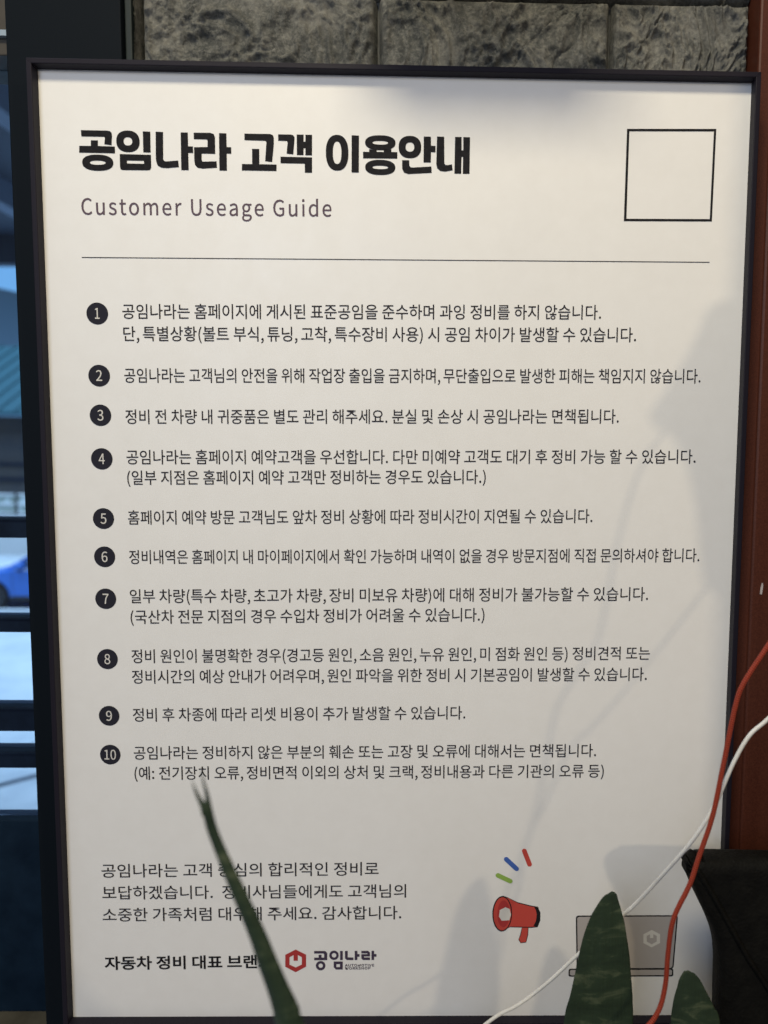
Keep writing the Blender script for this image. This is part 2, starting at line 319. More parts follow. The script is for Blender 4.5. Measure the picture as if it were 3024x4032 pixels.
# outlines of the lettering by character number and weight: advance, then closed loops of x, y in thousandths of the type size
GLYPH_DATA = {
    (44277, 0): (920, [[587,250,455,261,324,250,224,216,159,162,136,89,159,17,224,-37,324,-70,455,-81,587,-70,687,-37,752,17,775,89,752,162,687,216],[360,180,455,187,550,180,623,160,667,129,683,89,667,50,623,20,550,1,455,-6,360,1,288,20,244,50,228,89,244,129,288,160],[768,786,142,786,142,709,676,709,676,652,673,598,666,540,651,470,742,460,757,531,765,592,768,650,768,705],[473,585,381,585,381,411,46,411,46,333,871,333,871,411,473,411]]),
    (51076, 0): (920, [[796,831,703,831,703,305,796,305],[202,266,202,-71,796,-71,796,266],[293,189,705,189,705,7,293,7],[402,768,306,784,210,768,134,724,83,655,65,567,83,480,134,411,210,367,306,351,402,367,479,411,529,480,547,567,529,655,479,724],[246,694,306,704,366,694,414,666,445,623,456,567,445,512,414,469,366,441,306,431,246,441,198,469,167,512,156,567,167,623,198,666]]),
    (45208, 0): (920, [[750,832,657,832,657,-82,750,-82,750,392,894,392,894,471,750,471],[173,743,81,743,81,147,158,147,262,149,367,155,476,168,594,188,582,268,470,248,367,236,266,229,173,226]]),
    (46972, 0): (920, [[750,832,658,832,658,-84,750,-84,750,393,898,393,898,473,750,473],[498,748,80,748,80,670,406,670,406,491,82,491,82,134,159,134,280,136,387,141,490,151,598,168,588,246,485,230,387,220,284,215,174,214,174,413,498,413]]),
    (45716, 0): (920, [[874,371,44,371,44,294,874,294],[247,799,155,799,155,483,780,483,780,560,247,560],[242,213,149,213,149,-61,785,-61,785,17,242,17]]),
    (54856, 0): (920, [[145,197,145,-71,772,-71,772,197],[236,124,681,124,681,3,236,3],[583,648,458,656,333,648,240,623,181,582,161,523,178,468,229,428,309,402,412,392,412,332,45,332,45,256,872,256,872,332,505,332,505,392,608,403,688,428,738,469,755,523,735,582,676,623],[372,584,458,588,544,584,607,571,645,550,657,523,645,497,607,476,544,463,458,458,372,463,309,476,271,497,259,523,271,550,309,571],[505,845,412,845,412,757,88,757,88,682,825,682,825,757,505,757]]),
    (54168, 0): (920, [[827,832,737,832,737,-83,827,-83],[651,810,562,810,562,488,440,488,440,404,562,404,562,-35,651,-35],[476,717,54,717,54,639,128,639,128,221,34,220,46,140,149,141,264,145,384,155,502,172,495,243,402,232,402,639,476,639],[214,222,214,639,315,639,315,227]]),
    (51060, 0): (920, [[795,832,702,832,702,-84,795,-84],[407,739,313,762,218,739,144,675,95,574,78,442,95,310,144,209,218,144,313,121,407,144,481,209,530,310,547,442,530,574,481,675],[255,661,313,678,371,661,416,614,446,540,457,442,446,343,416,269,371,222,313,205,255,222,209,269,179,343,168,442,179,540,209,614]]),
    (51648, 0): (920, [[795,832,702,832,702,-83,795,-83],[589,739,74,739,74,660,284,660,284,551,265,435,214,324,139,231,43,163,97,89,175,142,242,212,297,297,332,381,367,303,423,225,490,160,569,111,621,185,524,248,448,335,397,439,378,551,378,660,589,660]]),
    (50640, 0): (920, [[824,832,734,832,734,-83,824,-83],[643,813,554,813,554,480,450,480,432,592,392,680,331,736,253,756,171,734,109,669,70,569,56,437,70,305,109,204,171,139,253,116,332,136,393,195,433,286,450,402,554,402,554,-37,643,-37],[253,669,299,653,334,608,357,535,365,437,357,339,334,265,299,220,253,204,209,220,174,265,151,339,143,437,151,535,174,608,209,653]]),
    (44172, 0): (920, [[823,832,734,832,734,-83,823,-83],[634,808,546,808,546,462,401,462,418,517,432,580,439,645,442,717,84,717,84,639,349,639,324,509,265,386,174,276,43,178,97,110,188,173,262,239,321,311,367,385,546,385,546,-37,634,-37]]),
    (49884, 0): (920, [[795,832,702,832,702,-84,795,-84],[376,754,283,754,283,587,264,461,213,345,136,249,38,180,95,103,175,157,241,227,296,313,331,400,366,319,420,238,486,172,563,121,619,195,522,262,446,354,395,466,376,587]]),
    (46108, 0): (920, [[795,831,702,831,702,145,795,145],[293,200,200,200,200,-63,825,-63,825,15,293,15],[130,773,130,459,304,459,304,341,177,338,114,337,48,337,62,259,200,260,345,265,494,275,645,293,638,363,575,357,515,352,454,348,397,345,397,459,576,459,576,536,223,536,223,695,569,695,569,773]]),
    (54364, 0): (920, [[798,748,117,748,117,670,257,670,257,387,119,387,119,309,272,309,272,105,45,105,45,27,875,27,875,105,643,105,643,309,796,309,796,387,657,387,657,670,798,670],[350,387,350,670,565,670,565,387],[365,105,365,309,550,309,550,105]]),
    (51456, 0): (920, [[798,787,120,787,120,710,398,710,375,640,309,575,213,526,92,496,127,421,239,447,334,491,411,550,458,617,506,550,583,491,679,447,790,421,825,496,704,526,608,575,542,640,519,710,798,710],[874,367,44,367,44,289,419,289,419,106,511,106,511,289,874,289],[241,204,148,204,148,-63,783,-63,783,15,241,15]]),
    (51012, 0): (920, [[593,806,458,816,323,806,222,775,157,725,135,655,157,585,222,534,323,503,458,493,593,503,694,534,759,585,781,655,759,725,694,775],[361,738,458,744,556,738,628,719,671,691,686,655,671,618,628,590,556,572,458,566,360,572,289,590,246,618,231,655,246,691,289,719],[872,442,45,442,45,365,872,365],[767,298,144,298,144,225,676,225,676,155,146,155,146,-73,794,-73,794,2,237,2,237,84,767,84]]),
    (49688, 0): (920, [[507,800,411,800,411,745,384,655,313,578,210,521,85,486,122,410,230,438,326,485,407,547,460,619,513,547,593,485,689,438,797,410,834,486,709,521,606,579,534,656,507,745],[872,323,45,323,45,244,411,244,411,-83,503,-83,503,244,872,244]]),
    (54616, 0): (920, [[406,529,316,545,226,529,154,485,107,418,90,332,107,246,154,178,226,134,316,119,406,134,477,178,524,246,541,332,524,418,477,485],[261,456,316,466,370,456,413,428,442,386,452,332,442,278,413,235,370,208,316,198,261,208,218,235,189,278,179,332,189,386,218,428],[750,832,658,832,658,-83,750,-83,750,381,898,381,898,460,750,460],[361,821,268,821,268,687,40,687,40,609,583,609,583,687,361,687]]),
    (47728, 0): (920, [[799,832,707,832,707,615,502,615,502,743,81,743,81,146,502,146,502,288,707,288,707,-84,799,-84],[173,667,411,667,411,222,173,222],[502,537,707,537,707,366,502,366]]),
    (44284, 0): (920, [[552,733,86,733,86,655,460,655,459,599,456,523,448,433,433,322,525,315,541,436,549,534,552,615,552,679],[319,474,227,474,227,197,35,194,47,115,180,116,320,121,466,131,615,150,610,222,534,213,461,207,388,202,319,199],[748,832,655,832,655,-83,748,-83,748,373,892,373,892,454,748,454]]),
    (51081, 0): (920, [[796,831,703,831,703,284,796,284],[618,263,491,275,363,263,266,229,204,173,183,97,204,21,266,-35,363,-69,491,-81,618,-69,715,-35,777,21,799,97,777,173,715,229],[400,192,491,199,582,192,651,171,692,139,707,97,692,55,651,23,582,2,491,-5,400,2,332,23,290,55,276,97,290,139,332,171],[402,758,306,774,210,758,134,714,83,646,65,558,83,470,134,402,210,358,306,342,402,358,479,402,529,470,547,558,529,646,479,714],[246,684,306,694,366,684,414,656,445,613,456,558,445,503,414,460,366,432,306,422,246,432,198,460,167,503,156,558,167,613,198,656]]),
    (51221, 0): (920, [[623,254,496,265,369,254,273,220,211,165,190,91,211,17,273,-37,369,-71,496,-82,623,-71,719,-37,781,17,802,91,781,165,719,220],[405,183,496,190,587,183,654,163,696,132,710,91,696,51,654,20,587,0,496,-7,405,0,338,20,296,51,282,91,296,132,338,163],[799,832,706,832,706,597,528,597,528,518,706,518,706,283,799,283],[567,766,74,766,74,688,275,688,275,662,259,569,213,485,142,415,46,364,94,290,174,330,239,383,291,448,324,514,356,457,406,399,467,351,543,315,590,389,496,437,428,501,385,579,369,663,369,688,567,688]]),
    (48708, 0): (920, [[795,832,702,832,702,-84,795,-84],[189,755,96,755,96,134,532,134,532,755,440,755,440,517,189,517],[189,441,440,441,440,213,189,213]]),
    (47484, 0): (920, [[874,412,44,412,44,338,874,338],[772,276,142,276,142,206,680,206,680,140,144,140,144,-71,801,-71,801,-1,236,-1,236,73,772,73],[769,805,148,805,148,736,677,736,677,673,150,673,150,469,785,469,785,539,242,539,242,607,769,607]]),
    (50506, 0): (920, [[395,765,300,781,205,765,129,721,79,653,61,567,79,480,129,413,205,369,300,353,395,369,471,413,520,480,538,567,520,653,471,721],[241,692,300,702,359,692,406,664,437,621,448,567,437,512,406,470,359,441,300,431,241,441,194,470,163,512,152,567,163,621,194,664],[660,358,569,358,569,278,382,278,382,205,845,205,845,278,660,278],[230,283,139,283,139,-59,188,-59,238,-58,295,-53,356,-43,425,-25,410,51,358,37,311,28,266,23,230,20],[683,175,614,184,545,175,490,148,454,106,441,51,454,-4,490,-46,545,-72,614,-81,683,-72,737,-46,773,-4,786,51,773,106,737,148],[578,109,614,114,650,109,678,96,696,76,702,51,696,26,678,6,650,-7,614,-12,578,-7,549,6,532,26,525,51,532,76,549,96],[757,832,664,832,664,371,757,371,757,550,890,550,890,629,757,629]]),
    (49845, 0): (920, [[240,289,148,289,148,-71,765,-71,765,289,673,289,673,185,240,185],[240,110,673,110,673,6,240,6],[872,420,45,420,45,342,872,342],[506,822,411,822,411,777,385,698,314,630,213,578,89,547,124,472,232,498,327,540,406,597,459,662,512,597,591,540,686,498,793,472,827,547,704,578,603,630,533,699,506,777]]),
    (45768, 0): (920, [[795,832,703,832,703,-83,795,-83],[194,743,102,743,102,150,181,150,289,152,398,160,510,173,631,195,618,275,503,255,396,242,292,234,194,232]]),
    (45796, 0): (920, [[750,832,657,832,657,-84,750,-84,750,396,898,396,898,475,750,475],[84,744,84,142,160,142,279,143,386,148,487,157,594,173,582,254,481,238,385,228,283,223,176,222,176,666,513,666,513,744]]),
    (46, 0): (278, [[166,126,139,131,111,126,88,110,73,86,68,56,73,26,88,3,111,-13,139,-18,166,-13,189,3,204,26,210,56,204,87,189,110]]),
    (45800, 0): (920, [[757,832,664,832,664,167,757,167,757,485,891,485,891,564,757,564],[276,243,184,243,184,-63,797,-63,797,15,276,15],[87,754,87,327,162,327,290,328,397,333,492,343,589,359,577,437,485,421,396,412,295,407,179,406,179,676,496,676,496,754]]),
    (44, 0): (278, [[179,123,144,131,116,126,92,113,76,91,70,62,76,33,92,11,115,-2,142,-7,147,-7,141,-42,122,-78,92,-108,47,-134,73,-197,139,-159,186,-110,216,-50,226,19,221,65,205,101]]),
    (53945, 0): (920, [[872,354,44,354,44,277,872,277],[766,200,136,200,136,123,673,123,673,-83,766,-83],[152,808,152,429,776,429,776,504,245,504,245,584,747,584,747,658,245,658,245,732,771,732,771,808]]),
    (48324, 0): (920, [[798,832,706,832,706,703,508,703,508,790,416,790,416,661,182,661,182,790,89,790,89,386,508,386,508,464,706,464,706,350,798,350],[508,629,706,629,706,539,508,539],[182,586,416,586,416,463,182,463],[798,316,206,316,206,240,706,240,706,164,208,164,208,-71,832,-71,832,6,300,6,300,91,798,91]]),
    (49345, 0): (920, [[589,248,464,259,338,248,243,215,182,161,161,89,182,16,243,-37,338,-70,464,-81,589,-70,684,-37,744,16,765,89,744,161,684,215],[375,176,464,183,553,176,620,157,660,128,674,89,660,50,620,20,553,2,464,-5,375,2,308,20,267,50,253,89,267,127,308,157],[357,785,265,785,265,688,249,589,205,502,135,431,39,379,88,305,167,345,231,398,281,463,313,529,345,471,395,413,455,366,530,330,579,403,486,451,417,515,373,594,357,681],[757,832,664,832,664,273,757,273,757,518,890,518,890,598,757,598]]),
    (54889, 0): (920, [[587,198,461,207,335,198,240,170,181,125,160,62,181,-1,240,-46,335,-73,461,-82,587,-73,681,-46,741,-1,762,62,741,125,681,170],[371,130,461,135,551,130,616,115,655,92,668,62,655,33,616,10,551,-5,461,-10,371,-5,305,10,266,33,253,62,266,92,305,115],[415,645,327,654,239,645,171,619,127,577,111,521,123,470,159,430,214,403,282,390,282,327,223,325,160,324,39,324,51,248,183,249,325,254,474,265,625,286,618,354,554,345,493,339,431,335,374,331,374,390,441,403,496,431,531,470,543,521,527,577,483,619],[273,582,327,587,381,582,421,568,445,547,454,521,445,494,421,473,381,459,327,454,273,459,233,473,209,494,200,521,209,547,233,568],[756,831,663,831,663,208,756,208,756,480,888,480,888,559,756,559],[374,839,282,839,282,754,63,754,63,681,592,681,592,754,374,754]]),
    (40, 0): (338, [[302,794,237,825,173,705,126,583,97,453,87,311,97,169,126,38,173,-84,237,-202,302,-173,244,-58,204,61,181,185,173,311,181,437,204,560,244,678]]),
    (48380, 0): (920, [[245,818,153,818,153,509,411,509,411,432,45,432,45,355,872,355,872,432,503,432,503,509,765,509,765,818,673,818,673,733,245,733],[245,660,673,660,673,584,245,584],[767,291,144,291,144,218,676,218,676,149,146,149,146,-73,794,-73,794,2,237,2,237,79,767,79]]),
    (53944, 0): (920, [[875,113,45,113,45,34,875,34],[150,754,150,267,781,267,781,344,244,344,244,476,752,476,752,553,244,553,244,676,772,676,772,754]]),
    (48512, 0): (920, [[240,795,148,795,148,394,770,394,770,795,677,795,677,671,240,671],[240,594,677,594,677,472,240,472],[874,296,44,296,44,219,411,219,411,-83,503,-83,503,219,874,219]]),
    (49885, 0): (920, [[796,242,182,242,182,164,703,164,703,-83,796,-83],[796,832,703,832,703,278,796,278],[374,789,280,789,280,696,264,599,218,512,148,441,51,388,98,313,178,354,243,408,295,473,328,540,362,478,414,417,478,368,556,330,602,404,506,454,436,521,390,604,374,696]]),
    (53916, 0): (920, [[874,286,44,286,44,207,257,207,257,-83,350,-83,350,207,568,207,568,-83,661,-83,661,207,874,207],[154,790,154,369,782,369,782,446,245,446,245,545,751,545,751,621,245,621,245,713,772,713,772,790]]),
    (45789, 0): (920, [[794,832,702,832,702,281,794,281],[617,272,490,284,362,272,265,236,203,179,181,101,203,24,265,-33,362,-69,490,-81,617,-69,714,-33,776,24,798,101,776,179,714,236],[399,199,490,206,581,199,649,178,691,145,705,101,691,58,649,25,581,3,490,-4,399,3,330,25,289,58,274,101,289,145,330,178],[194,772,101,772,101,359,179,359,297,361,407,368,515,381,628,401,615,480,507,460,406,448,301,441,194,439]]),
    (44256, 0): (920, [[775,741,132,741,132,663,682,663,681,562,678,467,668,360,647,234,741,222,761,354,771,464,774,560,775,647],[455,446,363,446,363,123,45,123,45,44,872,44,872,123,455,123]]),
    (52265, 0): (920, [[757,233,159,233,159,155,664,155,664,-84,757,-84],[364,835,271,835,271,721,70,721,70,644,271,644,271,630,255,544,210,468,140,406,44,361,90,288,169,323,234,370,285,428,318,489,350,434,401,380,464,337,541,304,586,378,491,421,422,480,379,551,363,630,363,644,563,644,563,721,364,721],[757,832,664,832,664,270,757,270,757,511,890,511,890,591,757,591]]),
    (51109, 0): (920, [[589,251,464,262,338,251,243,218,182,164,161,91,182,18,243,-36,338,-70,464,-81,589,-70,684,-36,744,18,765,91,744,164,684,218],[375,179,464,186,553,179,620,160,660,130,674,91,660,51,619,21,553,2,464,-5,375,2,308,21,267,51,253,91,267,130,308,160],[560,765,66,765,66,687,268,687,268,656,252,564,206,482,136,415,39,365,86,291,166,329,232,380,284,444,316,508,348,453,398,397,460,352,537,318,581,391,487,437,419,498,376,573,361,657,361,687,560,687],[757,832,664,832,664,277,757,277,757,523,890,523,890,602,757,602]]),
    (49324, 0): (920, [[358,754,266,754,266,587,248,464,199,350,126,253,30,183,87,108,164,162,228,232,280,317,313,402,346,323,397,243,459,177,533,126,590,200,497,268,424,360,376,469,358,587],[750,832,657,832,657,-83,750,-83,750,385,898,385,898,466,750,466]]),
    (50857, 0): (920, [[589,238,458,249,327,238,228,207,165,156,143,85,165,13,228,-39,327,-70,458,-81,589,-70,687,-39,750,13,772,85,750,156,687,207],[364,169,458,175,552,169,622,150,664,122,679,85,664,47,622,18,552,-1,458,-7,364,-1,294,18,251,47,237,85,251,122,294,150],[591,804,458,815,325,804,223,770,158,716,135,642,143,597,165,559,201,527,246,504,246,385,45,385,45,308,872,308,872,385,670,385,670,504,715,527,751,559,773,597,781,642,758,716,693,770],[362,733,458,740,554,733,626,713,671,682,686,642,671,602,626,571,554,551,458,544,362,551,290,571,245,602,230,642,245,682,290,713],[555,476,578,479,578,385,339,385,339,479,362,476,392,472,424,471,458,470,492,471,524,472]]),
    (41, 0): (338, [[165,705,101,824,35,794,94,678,134,560,158,437,166,311,158,185,134,61,94,-58,35,-173,101,-202,165,-84,212,38,241,169,251,311,241,453,212,583]]),
    (52264, 0): (920, [[357,815,264,815,264,675,61,675,61,598,265,598,265,534,248,421,201,316,129,228,34,162,87,90,164,140,228,205,279,284,312,362,343,290,392,216,453,155,526,107,579,178,486,243,417,328,372,427,356,534,356,598,557,598,557,675,357,675],[750,832,657,832,657,-83,750,-83,750,381,898,381,898,461,750,461]]),
    (44032, 0): (920, [[750,832,657,832,657,-82,750,-82,750,386,894,386,894,465,750,465],[518,735,92,735,92,656,423,656,390,510,317,376,205,259,48,159,100,87,292,215,421,368,494,541]]),
    (48156, 0): (920, [[174,794,82,794,82,390,511,390,511,794,419,794,419,665,174,665],[174,590,419,590,419,467,174,467],[757,832,664,832,664,355,757,355,757,559,890,559,890,637,757,637],[757,322,173,322,173,246,665,246,665,164,175,164,175,-73,789,-73,789,4,266,4,266,92,757,92]]),
    (49373, 0): (920, [[642,242,515,253,388,242,291,210,230,157,208,86,230,15,291,-38,388,-70,515,-81,642,-70,738,-38,800,15,822,86,800,157,738,210],[424,172,515,179,605,172,673,154,715,124,729,86,715,48,673,18,605,0,515,-7,424,0,356,18,314,48,300,86,314,124,356,154],[324,775,234,775,234,649,221,573,185,498,126,432,43,379,94,307,159,346,212,394,254,450,280,504,305,457,346,407,396,366,460,333,509,405,428,450,371,508,336,576,324,649],[817,831,728,831,728,589,622,589,622,814,534,814,534,292,622,292,622,511,728,511,728,263,817,263]]),
    (54624, 0): (920, [[409,635,319,645,229,635,158,604,113,556,97,492,113,428,158,379,229,349,319,339,409,349,479,379,524,428,540,492,524,556,479,604],[264,568,319,574,374,568,416,551,442,525,451,492,442,458,416,433,374,416,319,410,264,416,222,433,196,458,187,492,196,525,222,551],[757,835,664,835,664,325,757,325,757,538,891,538,891,617,757,617],[757,289,173,289,173,217,665,217,665,147,175,147,175,-73,789,-73,789,1,266,1,266,77,757,77],[366,841,273,841,273,750,47,750,47,675,591,675,591,750,366,750]]),
    (51080, 0): (920, [[796,831,703,831,703,305,796,305],[402,763,306,779,210,763,134,719,83,650,65,562,83,475,134,407,210,363,306,347,402,363,479,407,529,475,547,562,529,650,479,719],[246,689,306,699,366,689,414,661,445,618,456,562,445,507,414,464,366,436,306,426,246,436,198,464,167,507,156,562,167,618,198,661],[360,275,270,275,270,222,258,158,223,95,167,41,87,-2,133,-71,197,-40,248,-1,289,47,314,91,335,45,372,-4,421,-46,483,-79,543,-45,590,-2,627,48,649,94,674,48,715,0,767,-40,833,-71,879,-2,798,39,742,91,708,154,696,222,696,275,605,275,605,222,597,168,573,111,533,57,481,14,429,54,391,106,368,163,360,222]]),
    (44061, 0): (920, [[817,256,200,256,200,178,725,178,725,-83,817,-83],[817,831,728,831,728,605,619,605,619,814,530,814,530,294,619,294,619,526,728,526,728,289,817,289],[449,765,85,765,85,687,352,687,326,587,266,494,175,415,47,348,93,277,249,365,359,474,426,606]]),
    (45784, 0): (920, [[795,832,703,832,703,310,795,310],[202,276,202,-70,795,-70,795,276],[293,200,704,200,704,7,293,7],[194,779,101,779,101,377,179,377,293,379,403,386,511,399,627,420,613,499,504,479,401,466,297,459,194,457]]),
    (51032, 0): (920, [[442,750,343,766,244,750,165,706,113,637,95,548,113,459,165,390,244,346,343,330,442,346,520,390,572,459,590,548,572,637,520,706],[280,674,343,684,406,674,455,646,487,603,499,548,487,493,455,450,406,422,343,412,280,422,231,450,199,493,187,548,199,603,231,646],[792,832,699,832,699,-84,792,-84],[658,155,649,226,492,207,338,198,189,195,49,194,62,114,197,115,344,119,498,131]]),
    (50504, 0): (920, [[398,751,302,768,207,751,130,704,79,632,61,540,79,448,130,376,207,329,302,312,398,329,474,376,525,448,543,540,525,632,474,704],[243,675,302,686,362,675,410,645,441,599,453,540,441,481,410,436,362,406,302,395,243,406,195,436,164,481,152,540,164,599,195,645],[757,832,664,832,664,156,757,156,757,478,890,478,890,557,757,557],[276,234,184,234,184,-63,797,-63,797,15,276,15]]),
    (51204, 0): (920, [[799,831,706,831,706,582,524,582,524,504,706,504,706,158,799,158],[567,758,74,758,74,680,275,680,275,641,259,549,213,465,142,397,46,347,94,272,174,311,239,364,291,428,323,493,355,435,405,377,467,329,543,293,590,367,496,415,428,480,385,557,369,641,369,680,567,680],[304,227,212,227,212,-63,824,-63,824,15,304,15]]),
    (50948, 0): (920, [[440,775,345,789,251,775,177,737,127,676,110,598,127,520,177,460,251,421,345,407,440,421,514,460,564,520,581,598,564,676,514,737],[286,703,345,711,405,703,451,679,481,644,492,598,481,553,451,517,405,494,345,486,286,494,241,517,211,552,200,598,211,644,241,679],[796,831,704,831,704,-83,796,-83],[655,303,648,375,491,356,335,346,184,342,42,341,55,261,117,261,178,262,243,264,304,266,304,-55,397,-55,397,271,457,276,522,283,587,291]]),
    (54644, 0): (920, [[353,534,273,549,193,534,130,490,89,423,74,338,89,252,130,185,193,141,273,126,353,141,416,185,457,252,472,338,457,423,416,490],[227,459,273,469,319,459,355,432,379,391,388,338,379,285,355,243,319,217,273,207,227,217,191,243,167,285,158,338,167,391,191,432],[319,805,227,805,227,677,43,677,43,599,502,599,502,677,319,677],[820,832,731,832,731,451,625,451,625,811,537,811,537,-39,625,-39,625,373,731,373,731,-83,820,-83]]),
    (51089, 0): (920, [[757,239,159,239,159,161,664,161,664,-83,757,-83],[560,769,66,769,66,691,268,691,268,661,252,569,206,487,136,419,39,369,88,297,167,335,232,385,283,447,316,511,347,454,397,396,459,350,535,314,582,387,488,435,420,498,376,575,361,661,361,691,560,691],[757,832,664,832,664,277,757,277,757,514,890,514,890,594,757,594]]),
    (50629, 0): (920, [[799,832,706,832,706,616,530,616,504,685,454,741,383,777,297,790,202,774,126,730,77,663,59,576,77,489,126,421,201,377,297,361,384,374,455,411,506,468,531,538,706,538,706,336,799,336],[237,700,297,710,357,700,403,672,434,630,445,576,434,522,403,479,357,451,297,441,237,451,190,479,159,522,148,576,159,630,190,672],[302,301,210,301,210,-71,799,-71,799,301,706,301,706,188,302,188],[302,112,706,112,706,7,302,7]]),
    (52636, 0): (920, [[871,430,46,430,46,357,412,357,412,284,144,284,144,212,676,212,676,145,146,145,146,-73,794,-73,794,1,237,1,237,76,767,76,767,284,504,284,504,357,871,357],[504,837,412,837,412,753,129,753,129,679,403,679,375,628,307,582,211,550,87,533,115,460,229,477,326,506,406,549,458,603,510,549,590,506,688,477,801,460,830,533,706,550,609,582,541,628,513,679,789,679,789,753,504,753]]),
    (51077, 0): (920, [[796,832,703,832,703,336,796,336],[295,301,204,301,204,-71,796,-71,796,301,704,301,704,192,295,192],[295,116,704,116,704,7,295,7],[402,774,306,789,210,774,134,730,83,662,65,575,83,488,134,421,210,377,306,362,402,377,479,421,529,489,547,575,529,662,479,730],[246,699,306,709,366,699,414,671,445,629,456,575,445,521,414,479,366,451,306,441,246,451,198,479,167,521,156,575,167,629,198,671]]),
    (44552, 0): (920, [[146,260,146,-71,772,-71,772,260],[237,184,680,184,680,7,237,7],[769,784,149,784,149,706,677,706,677,656,674,595,666,526,652,451,45,451,45,373,875,373,875,451,745,451,758,525,766,594,769,656,769,712]]),
    (47924, 0): (920, [[149,782,149,419,769,419,769,782],[240,705,677,705,677,495,240,495],[874,307,44,307,44,229,411,229,411,-82,503,-82,503,229,874,229]]),
    (51004, 0): (920, [[590,756,458,774,326,756,221,705,150,625,125,520,150,415,221,334,326,283,458,265,590,283,696,334,767,415,792,520,767,625,696,705],[458,697,556,684,633,647,684,592,702,520,684,448,633,392,556,356,458,343,361,356,283,392,232,448,214,520,232,592,283,647,361,684],[875,116,45,116,45,37,875,37]]),
    (47196, 0): (920, [[773,765,145,765,145,687,681,687,681,557,147,557,147,267,412,267,412,108,45,108,45,29,875,29,875,108,504,108,504,267,794,267,794,345,239,345,239,481,773,481]]),
    (54620, 0): (920, [[408,593,319,605,229,593,159,558,113,503,97,431,113,359,159,305,229,270,319,258,408,270,478,305,524,359,540,431,524,503,478,558],[264,523,319,530,374,523,415,503,442,472,451,431,442,391,415,360,374,340,319,333,264,340,223,360,196,391,187,431,196,472,223,503],[757,831,664,831,664,143,757,143,757,455,890,455,890,534,757,534],[276,207,184,207,184,-63,797,-63,797,15,276,15],[366,831,273,831,273,721,47,721,47,644,591,644,591,721,366,721]]),
    (54588, 0): (920, [[797,832,704,832,704,-83,797,-83],[589,735,67,735,67,657,167,657,167,222,43,221,54,141,191,142,336,146,486,157,640,176,635,248,594,243,489,233,489,657,589,657],[257,223,257,657,398,657,398,229]]),
    (52293, 0): (920, [[817,229,201,229,201,151,725,151,725,-83,817,-83],[322,821,233,821,233,713,70,713,70,636,233,636,233,631,221,549,186,474,130,411,50,363,95,292,162,329,213,376,254,431,279,485,304,436,345,385,397,343,462,308,506,380,426,425,370,483,334,554,322,631,322,636,482,636,482,713,322,713],[817,831,728,831,728,590,624,590,624,815,535,815,535,272,624,272,624,512,728,512,728,267,817,267]]),
    (47049, 0): (920, [[588,247,463,258,337,247,242,214,181,160,160,88,181,16,242,-37,337,-70,463,-81,588,-70,683,-37,744,16,765,88,744,160,683,214],[373,176,463,183,553,176,619,157,660,127,674,88,660,49,619,19,553,0,463,-7,373,0,306,19,265,49,251,88,265,127,306,157],[757,831,664,831,664,274,757,274,757,421,891,421,891,501,757,501,757,611,891,611,891,691,757,691],[499,775,82,775,82,698,408,698,408,594,84,594,84,327,160,327,278,328,385,333,487,342,596,358,586,436,481,421,384,412,282,407,176,406,176,520,499,520]]),
    (45236, 0): (920, [[821,832,731,832,731,464,614,464,614,812,526,812,526,-36,614,-36,614,385,731,385,731,-83,821,-83],[182,723,89,723,89,151,151,151,226,152,304,157,387,166,482,181,470,264,387,249,314,241,244,236,182,234]]),
    (44480, 0): (920, [[803,832,710,832,710,-83,803,-83],[553,762,118,762,118,684,461,684,460,637,456,572,447,494,434,409,335,405,235,402,137,401,38,401,51,321,112,321,172,322,233,323,291,325,291,-30,384,-30,384,328,449,332,519,338,589,345,662,354,656,427,619,423,529,415,542,512,550,598,553,667]]),
    (51473, 0): (920, [[872,409,45,409,45,331,412,331,412,245,302,231,216,199,162,149,143,83,165,12,228,-39,327,-70,458,-81,589,-70,687,-39,750,12,772,83,753,149,699,199,613,231,504,245,504,331,872,331],[364,166,458,172,552,166,622,148,664,120,679,83,664,46,622,18,552,-1,458,-7,364,-1,294,18,251,46,237,83,251,120,294,148],[798,790,120,790,120,713,397,713,372,651,304,595,208,552,89,528,122,452,235,476,332,515,410,570,458,634,507,570,585,515,683,476,795,452,829,528,709,552,613,595,545,651,520,713,798,713]]),
    (54408, 0): (920, [[872,395,45,395,45,318,412,318,412,222,145,222,145,-71,772,-71,772,222,504,222,504,318,872,318],[236,146,681,146,681,7,236,7],[794,803,121,803,121,725,257,725,257,547,124,547,124,469,791,469,791,547,658,547,658,725,794,725],[350,547,350,725,565,725,565,547]]),
    (51008, 0): (920, [[872,356,45,356,45,279,872,279],[591,789,458,801,325,789,224,753,158,695,135,616,158,537,224,479,325,442,458,430,591,442,692,479,758,537,781,616,758,695,692,753],[363,716,458,724,554,716,626,694,670,660,686,616,670,571,626,537,554,516,458,508,363,516,291,537,246,571,230,616,246,660,291,694],[243,209,150,209,150,-63,781,-63,781,15,243,15]]),
    (46020, 0): (920, [[149,759,149,332,412,332,412,110,45,110,45,31,875,31,875,110,504,110,504,332,780,332,780,409,242,409,242,681,771,681,771,759]]),
    (44288, 0): (920, [[552,762,94,762,94,683,461,683,460,642,457,587,450,524,436,445,528,436,542,524,549,597,552,659],[322,560,230,560,230,365,184,364,38,363,49,285,182,286,324,291,471,302,620,322,615,393,539,383,466,377,391,372,322,368],[759,832,665,832,665,141,759,141,759,458,888,458,888,538,759,538],[270,213,177,213,177,-63,788,-63,788,15,270,15]]),
    (47532, 0): (920, [[796,832,704,832,704,-84,796,-84],[523,748,95,748,95,670,429,670,429,492,97,492,97,135,177,135,291,136,402,141,515,151,638,169,628,247,509,230,401,221,294,215,191,214,191,415,523,415]]),
